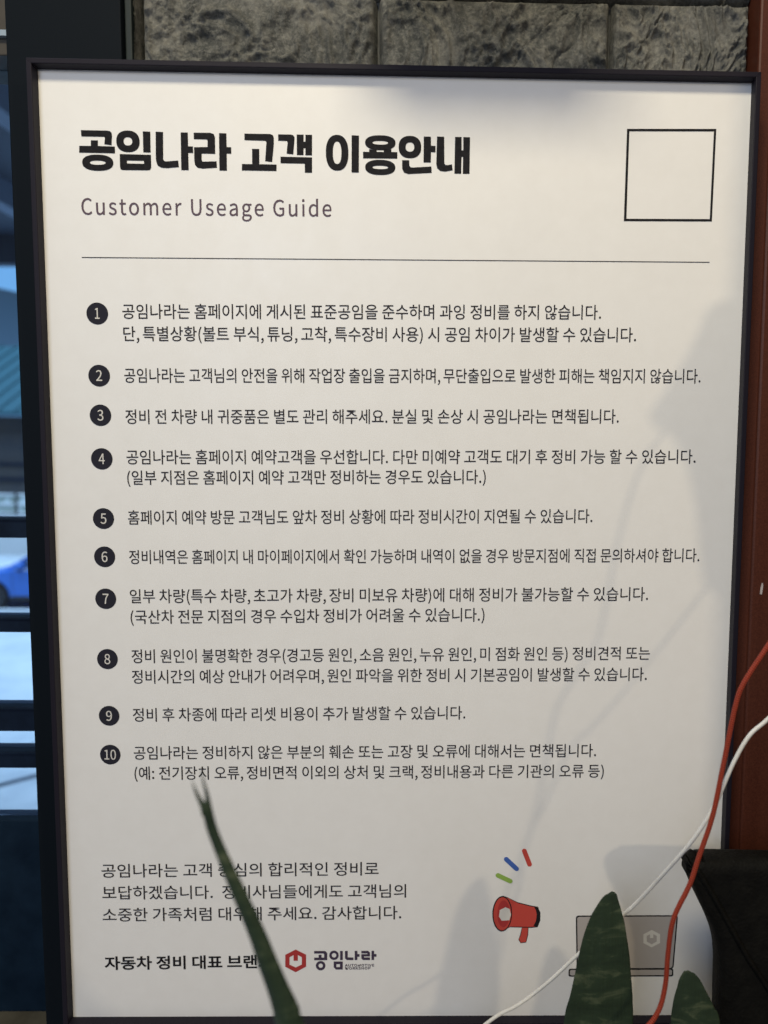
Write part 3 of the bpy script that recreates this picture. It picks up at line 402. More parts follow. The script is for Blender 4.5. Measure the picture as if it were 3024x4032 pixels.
    (51452, 0): (920, [[794,775,122,775,122,699,381,616,312,545,212,490,91,457,127,382,234,411,329,456,407,517,458,587,509,517,588,456,683,411,791,382,826,457,705,490,605,545,536,616,794,699,510,699,510,700],[872,317,45,317,45,239,411,239,411,-82,503,-82,503,239,872,239]]),
    (49464, 0): (920, [[824,832,734,832,734,-83,824,-83],[638,813,550,813,550,508,401,508,401,429,550,429,550,-37,638,-37],[323,747,233,747,233,569,220,454,181,346,119,253,33,180,91,110,158,163,211,228,253,305,279,378,304,312,344,241,394,180,458,130,511,202,429,272,371,362,335,465,323,572]]),
    (50836, 0): (920, [[592,758,458,775,325,758,219,711,150,635,125,537,134,478,158,426,197,382,246,348,246,112,45,112,45,33,875,33,875,112,673,112,673,349,721,383,759,426,784,478,792,537,767,635,697,711],[458,699,557,687,634,654,684,603,702,537,684,471,634,420,557,387,458,375,359,387,283,420,233,471,215,537,233,603,283,654,359,687],[557,309,580,314,580,112,338,112,338,314,361,309,392,304,425,301,458,300,492,301,525,304]]),
    (48516, 0): (920, [[245,803,153,803,153,431,765,431,765,803,673,803,673,688,245,688],[245,614,673,614,673,508,245,508],[874,354,44,354,44,277,419,277,419,102,511,102,511,277,874,277],[240,193,148,193,148,-63,783,-63,783,15,240,15]]),
    (49892, 0): (920, [[795,832,703,832,703,354,795,354],[796,318,201,318,201,242,704,242,704,163,204,163,204,-73,827,-73,827,4,294,4,294,90,796,90],[374,806,280,806,280,732,264,638,217,554,146,485,49,435,96,361,176,400,242,451,294,515,328,580,362,520,415,461,479,414,558,378,604,451,508,498,437,563,391,643,374,732]]),
    (48143, 0): (920, [[92,773,92,394,524,394,524,773],[183,697,433,697,433,470,183,470],[795,832,703,832,703,303,795,303],[551,339,458,339,458,251,192,251,192,177,455,177,432,120,367,63,272,19,154,-7,187,-81,291,-58,380,-21,455,28,504,83,553,28,626,-21,715,-58,818,-81,851,-8,734,20,640,65,576,121,554,177,817,177,817,251,551,251]]),
    (49552, 0): (920, [[243,206,150,206,150,-63,781,-63,781,15,243,15],[505,808,411,808,411,764,385,675,316,599,217,541,96,505,133,430,238,460,330,506,407,568,458,638,509,568,586,506,678,460,783,430,820,505,699,540,600,598,531,675,505,764],[504,499,412,499,412,347,45,347,45,269,874,269,874,347,504,347]]),
    (47732, 0): (920, [[799,831,706,831,706,673,509,673,509,753,87,753,87,320,509,320,509,401,706,401,706,161,799,161],[178,676,418,676,418,396,178,396],[509,594,706,594,706,479,509,479],[301,230,208,230,208,-63,820,-63,820,15,301,15]]),
    (46121, 0): (920, [[796,831,703,831,703,301,796,301],[286,270,194,270,194,-71,796,-71,796,270,705,270,705,175,286,175],[286,101,705,101,705,7,286,7],[129,787,129,491,303,491,303,403,240,401,175,400,47,400,61,322,196,324,340,329,491,340,645,361,640,430,575,421,514,415,453,411,396,407,396,491,573,491,573,567,222,567,222,709,565,709,565,787]]),
    (50696, 0): (920, [[824,832,734,832,734,-83,824,-83],[645,813,556,813,556,613,425,613,397,671,358,718,310,746,253,756,171,734,109,669,70,569,56,437,70,305,109,204,171,139,253,116,309,126,358,154,397,201,424,259,556,259,556,-37,645,-37],[208,653,253,669,299,653,335,608,358,535,366,437,358,339,335,265,299,220,253,204,208,220,173,265,150,339,142,437,150,535,173,608],[445,535,556,535,556,338,445,338,450,383,451,409,452,437,451,465,450,491]]),
    (50557, 0): (920, [[757,252,159,252,159,174,664,174,664,-83,757,-83],[398,762,302,778,206,762,130,717,79,648,61,559,79,470,130,401,206,356,302,340,398,356,475,401,525,470,543,559,525,648,475,717],[242,687,302,697,363,687,410,659,442,615,453,559,442,502,410,459,363,430,302,420,242,430,195,459,163,502,152,559,163,615,195,659],[757,832,664,832,664,285,757,285,757,421,888,421,888,501,757,501,757,615,888,615,888,694,757,694]]),
    (50864, 0): (920, [[587,782,457,796,327,782,226,742,159,677,136,592,159,507,226,443,327,403,457,389,587,403,689,443,756,507,779,592,756,677,689,742],[457,719,551,710,623,684,668,644,684,592,668,541,623,501,551,475,457,466,364,475,292,501,247,541,231,592,247,644,292,684,364,710],[874,314,44,314,44,235,411,235,411,-83,503,-83,503,235,874,235]]),
    (49440, 0): (920, [[799,831,706,831,706,619,509,619,509,540,706,540,706,145,799,145],[364,777,272,777,272,661,256,562,211,473,140,400,44,347,93,272,172,314,236,369,287,436,319,504,351,443,400,382,461,332,536,294,586,367,492,417,424,485,380,567,364,658],[301,230,208,230,208,-63,820,-63,820,15,301,15]]),
    (54633, 0): (920, [[270,266,178,266,178,-71,757,-71,757,266,664,266,664,171,270,171],[270,96,664,96,664,6,270,6],[409,619,319,630,229,619,159,586,113,535,97,467,113,399,159,347,229,314,319,303,409,314,478,347,524,399,540,467,524,535,478,586],[264,550,319,557,374,550,415,532,442,503,451,467,442,430,415,401,374,383,319,376,264,383,223,401,196,430,187,467,196,503,223,532],[757,832,664,832,664,296,757,296,757,521,890,521,890,601,757,601],[366,840,273,840,273,739,47,739,47,662,591,662,591,739,366,739]]),
    (47564, 0): (920, [[82,750,82,322,508,322,508,750],[173,673,417,673,417,399,173,399],[757,832,664,832,664,159,757,159,757,478,890,478,890,557,757,557],[276,232,184,232,184,-63,797,-63,797,15,276,15]]),
    (48120, 0): (920, [[96,743,96,144,522,144,522,743],[188,667,432,667,432,221,188,221],[795,832,702,832,702,-84,795,-84]]),
    (45824, 0): (920, [[822,832,733,832,733,469,615,469,615,812,528,812,528,-36,615,-36,615,391,733,391,733,-83,822,-83],[77,722,77,140,141,140,236,141,319,145,398,153,482,168,472,247,395,233,324,225,249,222,170,220,170,644,423,644,423,722]]),
    (44592, 0): (920, [[797,832,704,832,704,-83,797,-83],[532,734,98,734,98,657,436,657,405,510,332,376,217,259,54,160,104,84,302,212,433,365,508,539]]),
    (54980, 0): (920, [[583,599,458,609,333,599,240,569,180,520,159,453,180,386,240,338,333,308,458,298,583,308,676,338,736,386,757,453,736,520,676,569],[371,530,458,536,545,530,609,513,648,487,661,453,648,419,609,394,545,377,458,371,371,377,307,394,268,419,255,453,268,487,307,513],[504,837,412,837,412,729,88,729,88,651,825,651,825,729,504,729],[875,245,45,245,45,167,412,167,412,-84,504,-84,504,167,875,167]]),
    (45733, 0): (920, [[873,408,45,408,45,330,873,330],[589,249,458,260,327,249,228,216,165,163,143,90,165,18,228,-35,327,-68,458,-79,589,-68,687,-35,750,18,772,90,750,163,687,216],[364,178,458,184,552,178,622,159,664,129,679,90,664,52,622,22,552,3,458,-4,364,3,294,22,251,52,237,90,252,129,294,159],[248,814,156,814,156,503,779,503,779,581,248,581]]),
    (51068, 0): (920, [[399,784,304,799,209,784,133,742,83,676,65,593,83,510,133,445,209,403,304,388,399,403,474,445,524,510,542,593,524,676,474,742],[245,711,304,720,363,711,410,684,441,644,452,593,441,542,410,502,363,475,304,466,245,475,198,502,167,542,156,593,167,644,198,684],[796,832,703,832,703,359,796,359],[796,324,201,324,201,248,704,248,704,167,204,167,204,-71,827,-71,827,6,294,6,294,95,796,95]]),
    (51216, 0): (920, [[202,258,202,-71,799,-71,799,258],[294,182,708,182,708,7,294,7],[799,832,706,832,706,606,527,606,527,527,706,527,706,293,799,293],[567,774,74,774,74,696,275,696,275,668,259,576,213,493,142,424,46,374,94,300,174,339,239,391,291,455,323,520,355,462,405,404,467,356,543,320,590,394,496,443,428,507,385,584,369,668,369,696,567,696]]),
    (44221, 0): (920, [[799,831,706,831,706,665,512,665,518,707,520,733,521,764,103,764,103,686,419,686,388,583,315,490,205,413,55,354,94,279,232,332,344,402,431,488,488,588,706,588,706,477,470,477,470,399,706,399,706,280,799,280],[625,268,500,280,375,268,279,233,217,176,195,101,217,25,279,-32,375,-67,500,-79,625,-67,720,-32,782,25,804,101,782,176,720,233],[411,197,500,204,589,197,656,176,697,144,712,101,697,58,656,26,589,5,500,-2,411,5,343,26,302,58,287,101,302,144,343,176]]),
    (48169, 0): (920, [[589,253,464,264,338,253,243,219,182,165,161,92,182,18,243,-37,338,-71,464,-82,589,-71,684,-37,744,18,765,92,744,165,684,219],[375,181,464,188,553,181,619,162,660,132,674,92,660,52,619,21,553,1,464,-6,375,1,308,21,267,52,253,92,267,132,308,162],[174,775,82,775,82,348,511,348,511,775,419,775,419,639,174,639],[174,563,419,563,419,425,174,425],[757,832,664,832,664,279,757,279,757,525,890,525,890,605,757,605]]),
    (47928, 0): (920, [[150,789,150,462,767,462,767,789],[241,713,676,713,676,538,241,538],[874,370,44,370,44,292,419,292,419,109,511,109,511,292,874,292],[241,206,148,206,148,-63,783,-63,783,15,241,15]]),
    (50526, 0): (920, [[398,764,302,780,206,764,130,720,79,651,61,562,79,474,130,406,206,362,302,346,398,362,475,406,525,474,543,562,525,650,475,720],[242,690,302,700,363,690,410,662,442,618,453,562,442,506,410,463,363,435,302,425,242,435,195,463,163,506,152,562,163,618,195,662],[757,831,664,831,664,310,757,310,757,533,890,533,890,611,757,611],[780,271,170,271,170,194,296,194,296,9,163,9,163,-69,791,-69,791,9,656,9,656,194,780,194],[387,9,387,194,565,194,565,9]]),
    (46384, 0): (920, [[765,833,672,833,672,-83,765,-83,765,397,895,397,895,477,765,477],[71,737,71,154,160,154,209,157,263,162,328,174,318,253,271,244,231,238,193,235,164,234,164,659,310,659,310,737],[351,737,351,154,399,154,464,155,521,157,576,164,636,176,627,255,577,244,533,238,487,235,442,233,442,659,600,659,600,737]]),
    (44036, 0): (920, [[757,832,663,832,663,161,757,161,757,478,890,478,890,558,757,558],[276,238,183,238,183,-63,796,-63,796,15,276,15],[515,762,83,762,83,683,412,683,380,578,306,482,194,401,44,339,84,263,264,343,399,453,484,592]]),
    (50672, 0): (920, [[799,831,706,831,706,690,483,690,448,724,404,751,353,768,297,774,202,757,127,709,77,636,59,542,77,449,127,376,202,328,297,311,354,317,405,334,449,361,484,396,706,396,706,153,799,153],[237,679,297,690,356,679,403,649,434,602,445,542,434,482,403,435,356,405,297,394,237,405,190,435,159,482,148,542,159,602,190,649],[524,612,706,612,706,474,525,474,531,504,533,522,534,542,533,562,531,582],[304,232,212,232,212,-63,824,-63,824,15,304,15]]),
    (46112, 0): (920, [[796,831,704,831,704,335,796,335],[132,793,132,520,304,520,304,437,243,435,178,434,115,433,49,433,62,356,202,357,347,363,497,373,648,392,644,460,579,453,518,448,456,443,398,440,398,520,576,520,576,595,227,595,227,719,566,719,566,793],[796,304,190,304,190,228,705,228,705,156,192,156,192,-73,827,-73,827,4,283,4,283,83,796,83]]),
    (50669, 0): (920, [[799,249,185,249,185,172,706,172,706,-83,799,-83],[799,832,706,832,706,699,485,699,450,732,406,759,354,775,297,781,202,765,127,719,77,649,59,559,77,469,127,398,202,352,297,336,354,342,405,358,450,385,484,418,706,418,706,289,799,289],[237,689,297,700,356,689,403,660,434,616,445,559,434,501,403,457,356,427,297,417,237,427,190,457,159,501,148,559,159,616,190,660],[526,621,706,621,706,496,525,496,531,523,533,541,534,559,533,577,532,594]]),
    (47560, 0): (920, [[81,741,81,147,506,147,506,741],[172,665,414,665,414,224,172,224],[750,832,657,832,657,-83,750,-83,750,391,898,391,898,471,750,471]]),
    (49436, 0): (920, [[799,832,707,832,707,525,497,525,497,447,707,447,707,-84,799,-84],[372,754,278,754,278,587,260,464,212,348,138,252,42,181,100,106,177,161,241,232,293,318,326,403,359,323,411,242,474,175,551,122,607,197,512,264,439,356,390,467,372,587]]),
    (54869, 0): (920, [[756,179,151,179,151,103,663,103,663,-83,756,-83],[415,644,327,653,239,644,171,616,127,573,111,514,124,461,159,420,215,392,282,378,282,321,223,319,160,318,39,318,51,241,183,242,325,246,473,257,625,278,618,347,554,338,493,332,431,328,374,324,374,378,441,392,495,420,531,462,543,514,527,573,483,616],[273,580,327,585,381,580,421,566,445,543,454,514,445,485,421,463,381,447,327,442,273,447,233,463,209,485,200,514,209,543,233,566],[756,831,663,831,663,215,756,215,756,479,888,479,888,558,756,558],[374,839,282,839,282,750,63,750,63,677,592,677,592,750,374,750]]),
    (51064, 0): (920, [[796,831,703,831,703,161,796,161],[298,238,205,238,205,-63,824,-63,824,15,298,15],[402,751,306,768,211,751,134,704,83,633,65,541,83,449,134,377,211,330,306,313,402,330,478,377,529,449,547,541,529,633,478,704],[246,675,306,686,366,675,413,645,444,600,456,541,444,482,413,436,366,407,306,396,246,407,199,436,168,482,156,541,168,600,199,645]]),
    (50630, 0): (920, [[728,307,636,307,636,226,626,158,595,93,545,37,470,-8,517,-80,577,-46,623,-6,660,42,682,86,703,41,739,-7,786,-47,847,-80,895,-8,819,35,769,90,738,156,728,226],[236,301,148,301,148,-71,471,-71,471,301,384,301,384,189,236,189],[236,116,384,116,384,4,236,4],[799,832,706,832,706,620,529,620,504,688,453,744,383,779,297,792,202,777,126,733,77,665,59,579,77,492,126,424,202,380,297,365,384,378,455,414,506,471,531,541,706,541,706,343,799,343],[237,703,297,713,357,703,403,675,434,633,445,579,434,525,403,482,357,454,297,444,237,454,190,482,159,525,148,579,159,633,190,675]]),
    (51649, 0): (920, [[796,832,703,832,703,275,796,275],[796,237,182,237,182,159,703,159,703,-83,796,-83],[584,769,79,769,79,691,286,691,286,661,270,570,224,487,152,419,55,369,103,297,184,335,249,386,302,449,335,513,368,454,421,396,485,349,563,314,610,387,514,434,443,497,397,575,380,661,380,691,584,691]]),
    (51217, 0): (920, [[302,297,210,297,210,-71,798,-71,798,297,706,297,706,186,302,186],[302,110,706,110,706,7,302,7],[798,832,706,832,706,613,527,613,527,534,706,534,706,330,798,330],[567,778,74,778,74,700,275,700,275,682,259,590,213,507,142,439,46,388,94,314,174,353,239,405,291,470,323,535,355,477,405,419,467,371,543,335,590,408,496,456,428,521,385,598,369,682,369,700,567,700]]),
    (49492, 0): (920, [[799,832,706,832,706,635,510,635,510,556,706,556,706,411,510,411,510,331,706,331,706,-84,799,-84],[372,754,278,754,278,587,260,464,212,348,138,252,42,181,100,107,177,162,241,233,293,318,326,403,359,321,411,239,474,172,551,119,607,194,512,262,439,354,390,466,372,587]]),
    (50556, 0): (920, [[384,739,290,762,196,739,123,675,75,574,58,442,75,310,123,209,196,144,290,121,384,144,457,209,505,310,522,442,505,574,457,675],[233,661,290,678,348,661,393,614,422,540,433,442,422,343,393,269,348,222,290,205,233,222,188,269,158,343,147,442,158,540,188,614],[750,832,657,832,657,-83,750,-83,750,256,894,256,894,335,750,335,750,525,894,525,894,605,750,605]]),
    (52488, 0): (920, [[505,813,413,813,413,689,121,689,121,611,410,611,386,521,318,442,217,383,88,347,124,273,234,302,329,347,407,409,459,480,511,409,589,347,684,302,794,273,830,347,701,383,600,442,532,521,508,611,797,611,797,689,505,689],[505,315,413,315,413,110,45,110,45,31,875,31,875,110,505,110]]),
    (48372, 0): (920, [[234,768,141,768,141,295,412,295,412,111,45,111,45,32,875,32,875,111,504,111,504,295,776,295,776,768,684,768,684,607,234,607],[234,529,684,529,684,373,234,373]]),
    (50976, 0): (920, [[587,782,457,796,327,782,226,742,159,678,136,593,160,509,226,446,327,406,457,392,587,406,689,446,755,509,779,593,756,678,689,742],[364,710,457,719,551,710,623,684,668,644,684,593,668,542,623,503,551,478,457,469,364,478,292,503,247,542,231,593,247,644,292,684],[874,317,44,317,44,239,255,239,255,-83,350,-83,350,239,566,239,566,-83,660,-83,660,239,874,239]]),
    (48520, 0): (920, [[245,818,153,818,153,509,765,509,765,818,673,818,673,733,245,733],[245,660,673,660,673,584,245,584],[872,446,45,446,45,368,411,368,411,291,144,291,144,218,676,218,676,149,146,149,146,-73,794,-73,794,2,237,2,237,79,767,79,767,291,504,291,504,368,872,368]]),
    (44397, 0): (920, [[769,789,149,789,149,711,677,711,677,663,674,604,667,538,654,466,45,466,45,388,412,388,412,233,130,233,130,156,681,156,681,-83,774,-83,774,233,505,233,505,388,875,388,875,466,747,466,759,536,766,604,769,664,769,718]]),
    (49328, 0): (920, [[359,777,267,777,267,661,251,562,207,474,137,404,39,352,89,278,169,318,233,371,284,436,316,502,349,443,399,384,461,336,537,300,584,374,489,423,420,489,375,569,359,658],[757,832,664,832,664,154,757,154,757,475,890,475,890,555,757,555],[279,228,185,228,185,-63,797,-63,797,15,279,15]]),
    (50612, 0): (920, [[799,832,707,832,707,487,519,487,497,598,449,686,378,742,291,762,198,739,125,675,78,574,61,442,78,310,125,209,198,144,291,121,380,142,451,201,499,294,519,410,707,410,707,-84,799,-84],[291,678,348,661,393,614,422,540,433,442,422,343,393,269,348,222,291,205,235,222,190,269,161,343,150,442,161,540,190,615,235,661]]),
    (47140, 0): (920, [[798,832,706,832,706,626,528,626,528,547,706,547,706,379,522,379,522,300,706,300,706,-84,798,-84],[481,750,76,750,76,672,390,672,390,494,79,494,79,127,151,127,254,128,352,132,449,140,556,155,548,234,447,220,354,212,262,207,171,206,171,417,481,417]]),
    (50872, 0): (920, [[593,811,458,821,323,811,222,780,157,730,135,660,157,590,222,539,323,508,458,498,593,508,694,539,759,590,781,660,759,730,694,780],[360,742,458,748,556,742,628,724,671,696,686,660,671,623,628,595,556,577,458,571,360,577,289,595,246,623,231,660,246,696,289,724],[872,449,45,449,45,372,411,372,411,298,144,298,144,225,676,225,676,155,146,155,146,-73,794,-73,794,2,237,2,237,84,767,84,767,298,504,298,504,372,872,372]]),
    (50896, 0): (920, [[795,831,702,831,702,297,518,297,518,227,702,227,702,134,795,134],[431,784,339,795,247,784,175,751,129,699,112,632,129,565,176,513,247,481,339,470,431,481,502,513,549,565,566,632,549,699,503,751],[282,716,339,723,395,716,439,698,467,669,477,632,467,595,439,567,396,549,339,542,282,549,238,567,210,595,200,632,210,669,238,698],[639,371,632,440,479,426,327,418,179,414,39,413,52,335,114,335,175,336,239,337,301,339,301,165,394,165,394,344,451,348,513,354,575,361],[261,211,168,211,168,-63,817,-63,817,15,261,15]]),
    (47749, 0): (920, [[799,832,706,832,706,685,509,685,509,763,87,763,87,351,509,351,509,428,706,428,706,287,799,287],[178,686,418,686,418,428,178,428],[509,608,706,608,706,506,509,506],[623,258,496,270,369,258,273,224,211,169,190,94,211,19,273,-36,369,-70,496,-81,623,-70,719,-36,781,19,802,94,781,169,719,224],[405,188,496,195,587,188,654,168,696,136,710,94,696,53,654,21,587,1,496,-6,405,1,338,21,296,53,282,94,296,136,338,168]]),
    (46321, 0): (920, [[873,402,45,402,45,323,873,323],[589,244,458,255,327,244,228,212,165,159,143,87,165,15,228,-38,327,-70,458,-81,589,-70,687,-38,750,15,772,87,750,159,687,212],[364,173,458,180,552,173,622,155,664,125,679,87,664,48,622,19,552,0,458,-6,364,0,294,19,251,48,237,87,251,125,294,155],[148,796,148,477,777,477,777,555,240,555,240,718,771,718,771,796]]),
    (49548, 0): (920, [[504,771,407,771,407,698,378,591,304,499,199,430,75,389,116,311,223,346,320,401,402,475,456,559,510,475,593,401,690,346,797,311,838,389,714,430,608,500,533,591,504,698],[502,333,410,333,410,113,45,113,45,35,875,35,875,113,502,113]]),
    (51020, 0): (920, [[591,800,458,812,325,800,223,766,158,710,135,635,158,560,223,505,325,472,458,460,591,472,693,505,758,560,781,635,758,710,693,766],[362,729,458,736,554,729,626,709,671,677,686,635,671,595,626,563,554,543,458,536,362,543,290,563,245,595,230,635,245,677,290,709],[145,237,145,-71,772,-71,772,237],[236,160,681,160,681,7,236,7],[872,393,45,393,45,315,872,315]]),
    (45572, 0): (920, [[243,786,150,786,150,450,780,450,780,528,243,528],[875,325,45,325,45,246,410,246,410,-83,503,-83,503,246,875,246]]),
    (54868, 0): (920, [[414,591,326,603,238,591,169,556,124,501,108,430,120,367,156,316,211,280,279,262,279,172,219,170,155,169,33,169,48,89,179,90,320,94,468,105,621,127,614,198,551,189,490,183,429,179,372,175,372,262,439,279,495,315,531,366,544,430,528,501,483,556],[272,521,326,528,379,521,420,501,446,470,455,430,446,390,420,360,379,340,326,333,272,340,231,360,205,390,196,430,205,470,231,501],[752,832,659,832,659,-83,752,-83,752,368,893,368,893,448,752,448],[372,830,279,830,279,722,50,722,50,645,600,645,600,722,372,722]]),
    (44204, 0): (920, [[799,831,706,831,706,645,515,645,520,667,524,696,527,726,528,761,105,761,105,683,426,683,393,575,317,477,206,395,58,330,99,256,232,311,342,382,428,469,488,567,706,567,706,442,468,442,468,364,706,364,706,148,799,148],[311,224,217,224,217,-63,822,-63,822,15,311,15]]),
    (51201, 0): (920, [[799,242,185,242,185,164,706,164,706,-83,799,-83],[799,832,706,832,706,596,529,596,529,517,706,517,706,281,799,281],[567,770,74,770,74,692,275,692,275,661,259,570,213,487,142,418,46,368,94,294,174,333,239,385,291,449,324,514,356,456,405,398,467,351,543,315,590,388,496,436,428,500,385,578,369,662,369,692,567,692]]),
    (46608, 0): (920, [[476,747,476,336,811,336,811,414,569,414,569,669,801,669,801,747],[503,301,411,301,411,111,45,111,45,33,875,33,875,111,503,111],[115,746,115,336,171,336,238,337,304,340,372,348,448,362,438,441,373,429,316,421,259,417,208,415,208,668,431,668,431,746]]),
    (54028, 0): (920, [[570,735,56,735,56,657,153,657,153,222,33,221,45,141,177,142,319,146,466,157,616,176,611,247,571,242,537,238,472,233,472,657,570,657],[244,223,244,657,382,657,382,228],[750,832,657,832,657,-83,750,-83,750,391,898,391,898,470,750,470]]),
    (50501, 0): (920, [[398,762,302,778,206,762,130,717,79,648,61,559,79,470,130,401,206,356,302,340,398,356,475,401,525,470,543,559,525,648,475,717],[242,687,302,697,363,687,410,659,442,615,453,559,442,502,410,459,363,430,302,420,242,430,195,459,163,502,152,559,163,615,195,659],[757,253,159,253,159,175,664,175,664,-84,757,-84],[757,832,664,832,664,290,757,290,757,520,890,520,890,599,757,599]]),
    (48376, 0): (920, [[245,796,153,796,153,424,412,424,412,338,45,338,45,260,872,260,872,338,505,338,505,424,765,424,765,796,673,796,673,683,245,683],[245,607,673,607,673,501,245,501],[243,198,150,198,150,-63,781,-63,781,15,243,15]]),
    (51333, 0): (920, [[589,231,458,241,327,231,228,200,165,150,143,80,165,10,228,-40,327,-71,458,-81,589,-71,688,-40,750,10,772,80,750,150,688,200],[363,160,458,166,552,160,622,143,665,115,679,80,665,44,622,17,552,-1,458,-7,363,-1,293,17,251,44,237,80,251,115,293,143],[798,790,120,790,120,713,397,713,372,652,304,596,208,554,88,530,122,454,235,477,332,517,410,572,458,635,507,572,585,517,683,477,795,454,829,530,709,554,613,596,545,652,520,713,798,713],[504,510,412,510,412,382,45,382,45,304,872,304,872,382,504,382]]),
    (49483, 0): (920, [[817,832,728,832,728,205,817,205],[562,259,469,259,469,227,444,146,377,78,281,26,160,-6,195,-80,299,-54,389,-13,465,43,515,107,566,43,641,-13,731,-54,835,-80,871,-6,750,26,654,78,587,146,562,227],[640,812,551,812,551,625,411,625,411,547,551,547,551,288,640,288],[322,777,232,777,232,654,219,577,183,501,125,434,43,381,94,310,159,349,210,396,252,452,277,506,301,457,340,406,389,362,452,327,501,400,422,448,368,508,334,578,322,654]]),
    (52628, 0): (920, [[872,285,45,285,45,206,412,206,412,-84,504,-84,504,206,872,206],[504,832,412,832,412,720,124,720,124,643,410,643,386,570,317,502,217,450,94,418,128,343,235,369,328,410,406,466,459,529,511,466,588,410,681,369,788,343,822,418,699,450,599,502,531,571,507,643,793,643,793,720,504,720]]),
    (55036, 0): (920, [[325,819,236,819,236,727,53,727,53,652,509,652,509,727,325,727],[649,812,561,812,561,184,394,184,394,112,561,112,561,-37,649,-37],[361,617,281,627,202,617,139,589,98,545,84,486,98,428,139,384,202,356,281,346,361,356,423,384,464,428,479,486,464,545,423,589],[234,553,281,558,328,553,364,538,386,515,394,486,386,457,364,435,328,420,281,415,234,420,199,435,177,457,169,486,177,515,199,538],[522,258,515,330,393,316,266,309,143,305,29,304,41,224,88,224,136,225,186,227,233,229,233,-35,322,-35,322,233,369,237,420,243,470,249],[820,832,731,832,731,-83,820,-83]]),
    (50724, 0): (920, [[591,756,458,773,325,756,220,707,150,631,125,531,146,437,207,364,299,314,412,291,412,112,45,112,45,33,875,33,875,112,504,112,504,291,617,314,710,364,770,437,792,531,767,631,697,707],[458,696,556,684,634,650,684,598,702,531,684,463,634,411,556,377,458,365,360,377,283,411,233,463,215,531,233,598,283,650,360,684]]),
    (47448, 0): (920, [[874,293,44,293,44,216,257,216,257,-83,350,-83,350,216,568,216,568,-83,661,-83,661,216,874,216],[775,797,142,797,142,719,681,719,681,627,145,627,145,375,795,375,795,453,238,453,238,554,775,554]]),
    (58, 0): (278, [[166,530,139,535,111,530,88,514,73,490,68,460,73,430,88,406,111,390,139,385,166,390,189,406,204,429,210,460,204,490,189,514],[166,126,139,131,111,126,88,110,73,86,68,56,73,26,88,3,111,-13,139,-18,166,-13,189,3,204,26,210,56,204,87,189,110]]),
    (52824, 0): (920, [[795,832,702,832,702,-83,795,-83],[388,815,295,815,295,675,86,675,86,598,296,598,296,534,278,419,230,314,157,227,60,162,112,90,191,140,256,204,309,284,343,364,378,289,432,214,497,153,575,106,627,178,529,240,455,324,406,424,388,534,388,598,594,598,594,675,388,675]]),
    (50808, 0): (920, [[442,757,343,773,244,757,165,713,113,644,95,555,110,475,152,410,217,365,296,342,296,195,235,193,172,192,49,192,62,113,197,114,344,118,498,130,658,153,649,224,581,214,516,207,450,202,389,198,389,342,468,365,533,410,575,475,590,555,572,644,520,713],[280,681,343,691,406,681,455,654,487,611,499,555,487,500,455,457,406,429,343,419,280,429,231,457,199,500,187,555,199,611,231,654],[792,832,699,832,699,-84,792,-84]]),
    (52376, 0): (920, [[799,832,706,832,706,469,512,469,512,391,706,391,706,-84,799,-84],[368,815,275,815,275,675,71,675,71,598,275,598,275,534,258,421,211,316,140,228,45,162,97,90,174,140,238,206,289,285,322,364,355,290,408,215,472,153,549,106,601,178,505,241,432,325,384,425,367,534,367,598,568,598,568,675,368,675]]),
    (53356, 0): (920, [[872,122,45,122,45,43,872,43],[772,740,143,740,143,662,681,662,679,489,117,465,131,387,676,416,671,368,664,313,654,254,640,187,733,178,756,311,767,423,771,525,772,624]]),
    (47001, 0): (920, [[817,221,201,221,201,143,725,143,725,-83,817,-83],[817,831,728,831,728,590,616,590,616,814,528,814,528,264,616,264,616,512,728,512,728,256,817,256],[434,766,84,766,84,689,344,689,344,575,86,575,86,303,150,303,242,304,326,308,407,316,496,330,485,408,404,394,330,386,254,382,176,380,176,502,434,502]]),
    (47480, 0): (920, [[874,331,44,331,44,253,874,253],[245,192,152,192,152,-63,789,-63,789,15,245,15],[769,802,148,802,148,726,677,726,677,639,150,639,150,403,788,403,788,478,242,478,242,567,769,567]]),
    (49900, 0): (920, [[796,831,703,831,703,308,796,308],[202,266,202,-71,796,-71,796,266],[293,189,705,189,705,7,293,7],[374,796,280,796,280,703,264,609,218,524,147,454,50,403,96,328,177,368,242,421,295,485,328,550,362,490,414,430,479,383,557,347,603,419,507,467,437,533,391,613,374,703]]),
    (45813, 0): (920, [[269,301,177,301,177,-68,757,-68,757,301,664,301,664,190,269,190],[269,113,664,113,664,10,269,10],[757,832,664,832,664,340,757,340,757,541,890,541,890,620,757,620],[87,772,87,370,162,370,290,371,397,376,492,386,589,402,577,480,485,464,396,455,295,450,179,449,179,695,494,695,494,772]]),
    (44192, 0): (920, [[817,831,728,831,728,299,817,299],[636,812,548,812,548,575,418,575,432,613,443,660,450,709,452,765,92,765,92,687,356,687,329,587,269,494,178,416,52,350,99,280,190,325,266,376,329,434,377,497,548,497,548,313,636,313],[369,278,280,278,280,214,268,149,232,86,176,31,96,-11,142,-81,206,-49,257,-9,298,39,323,84,344,38,381,-13,429,-55,491,-88,551,-53,599,-10,635,41,656,86,681,40,722,-9,775,-50,841,-81,886,-11,806,29,750,83,715,146,703,214,703,278,612,278,612,214,604,160,580,103,541,49,489,5,438,45,399,97,377,154,369,214]]),
    (46308, 0): (920, [[873,454,45,454,45,377,873,377],[154,802,154,517,775,517,775,594,246,594,246,725,766,725,766,802],[767,308,144,308,144,233,676,233,676,158,146,158,146,-72,794,-72,794,4,237,4,237,86,767,86]]),
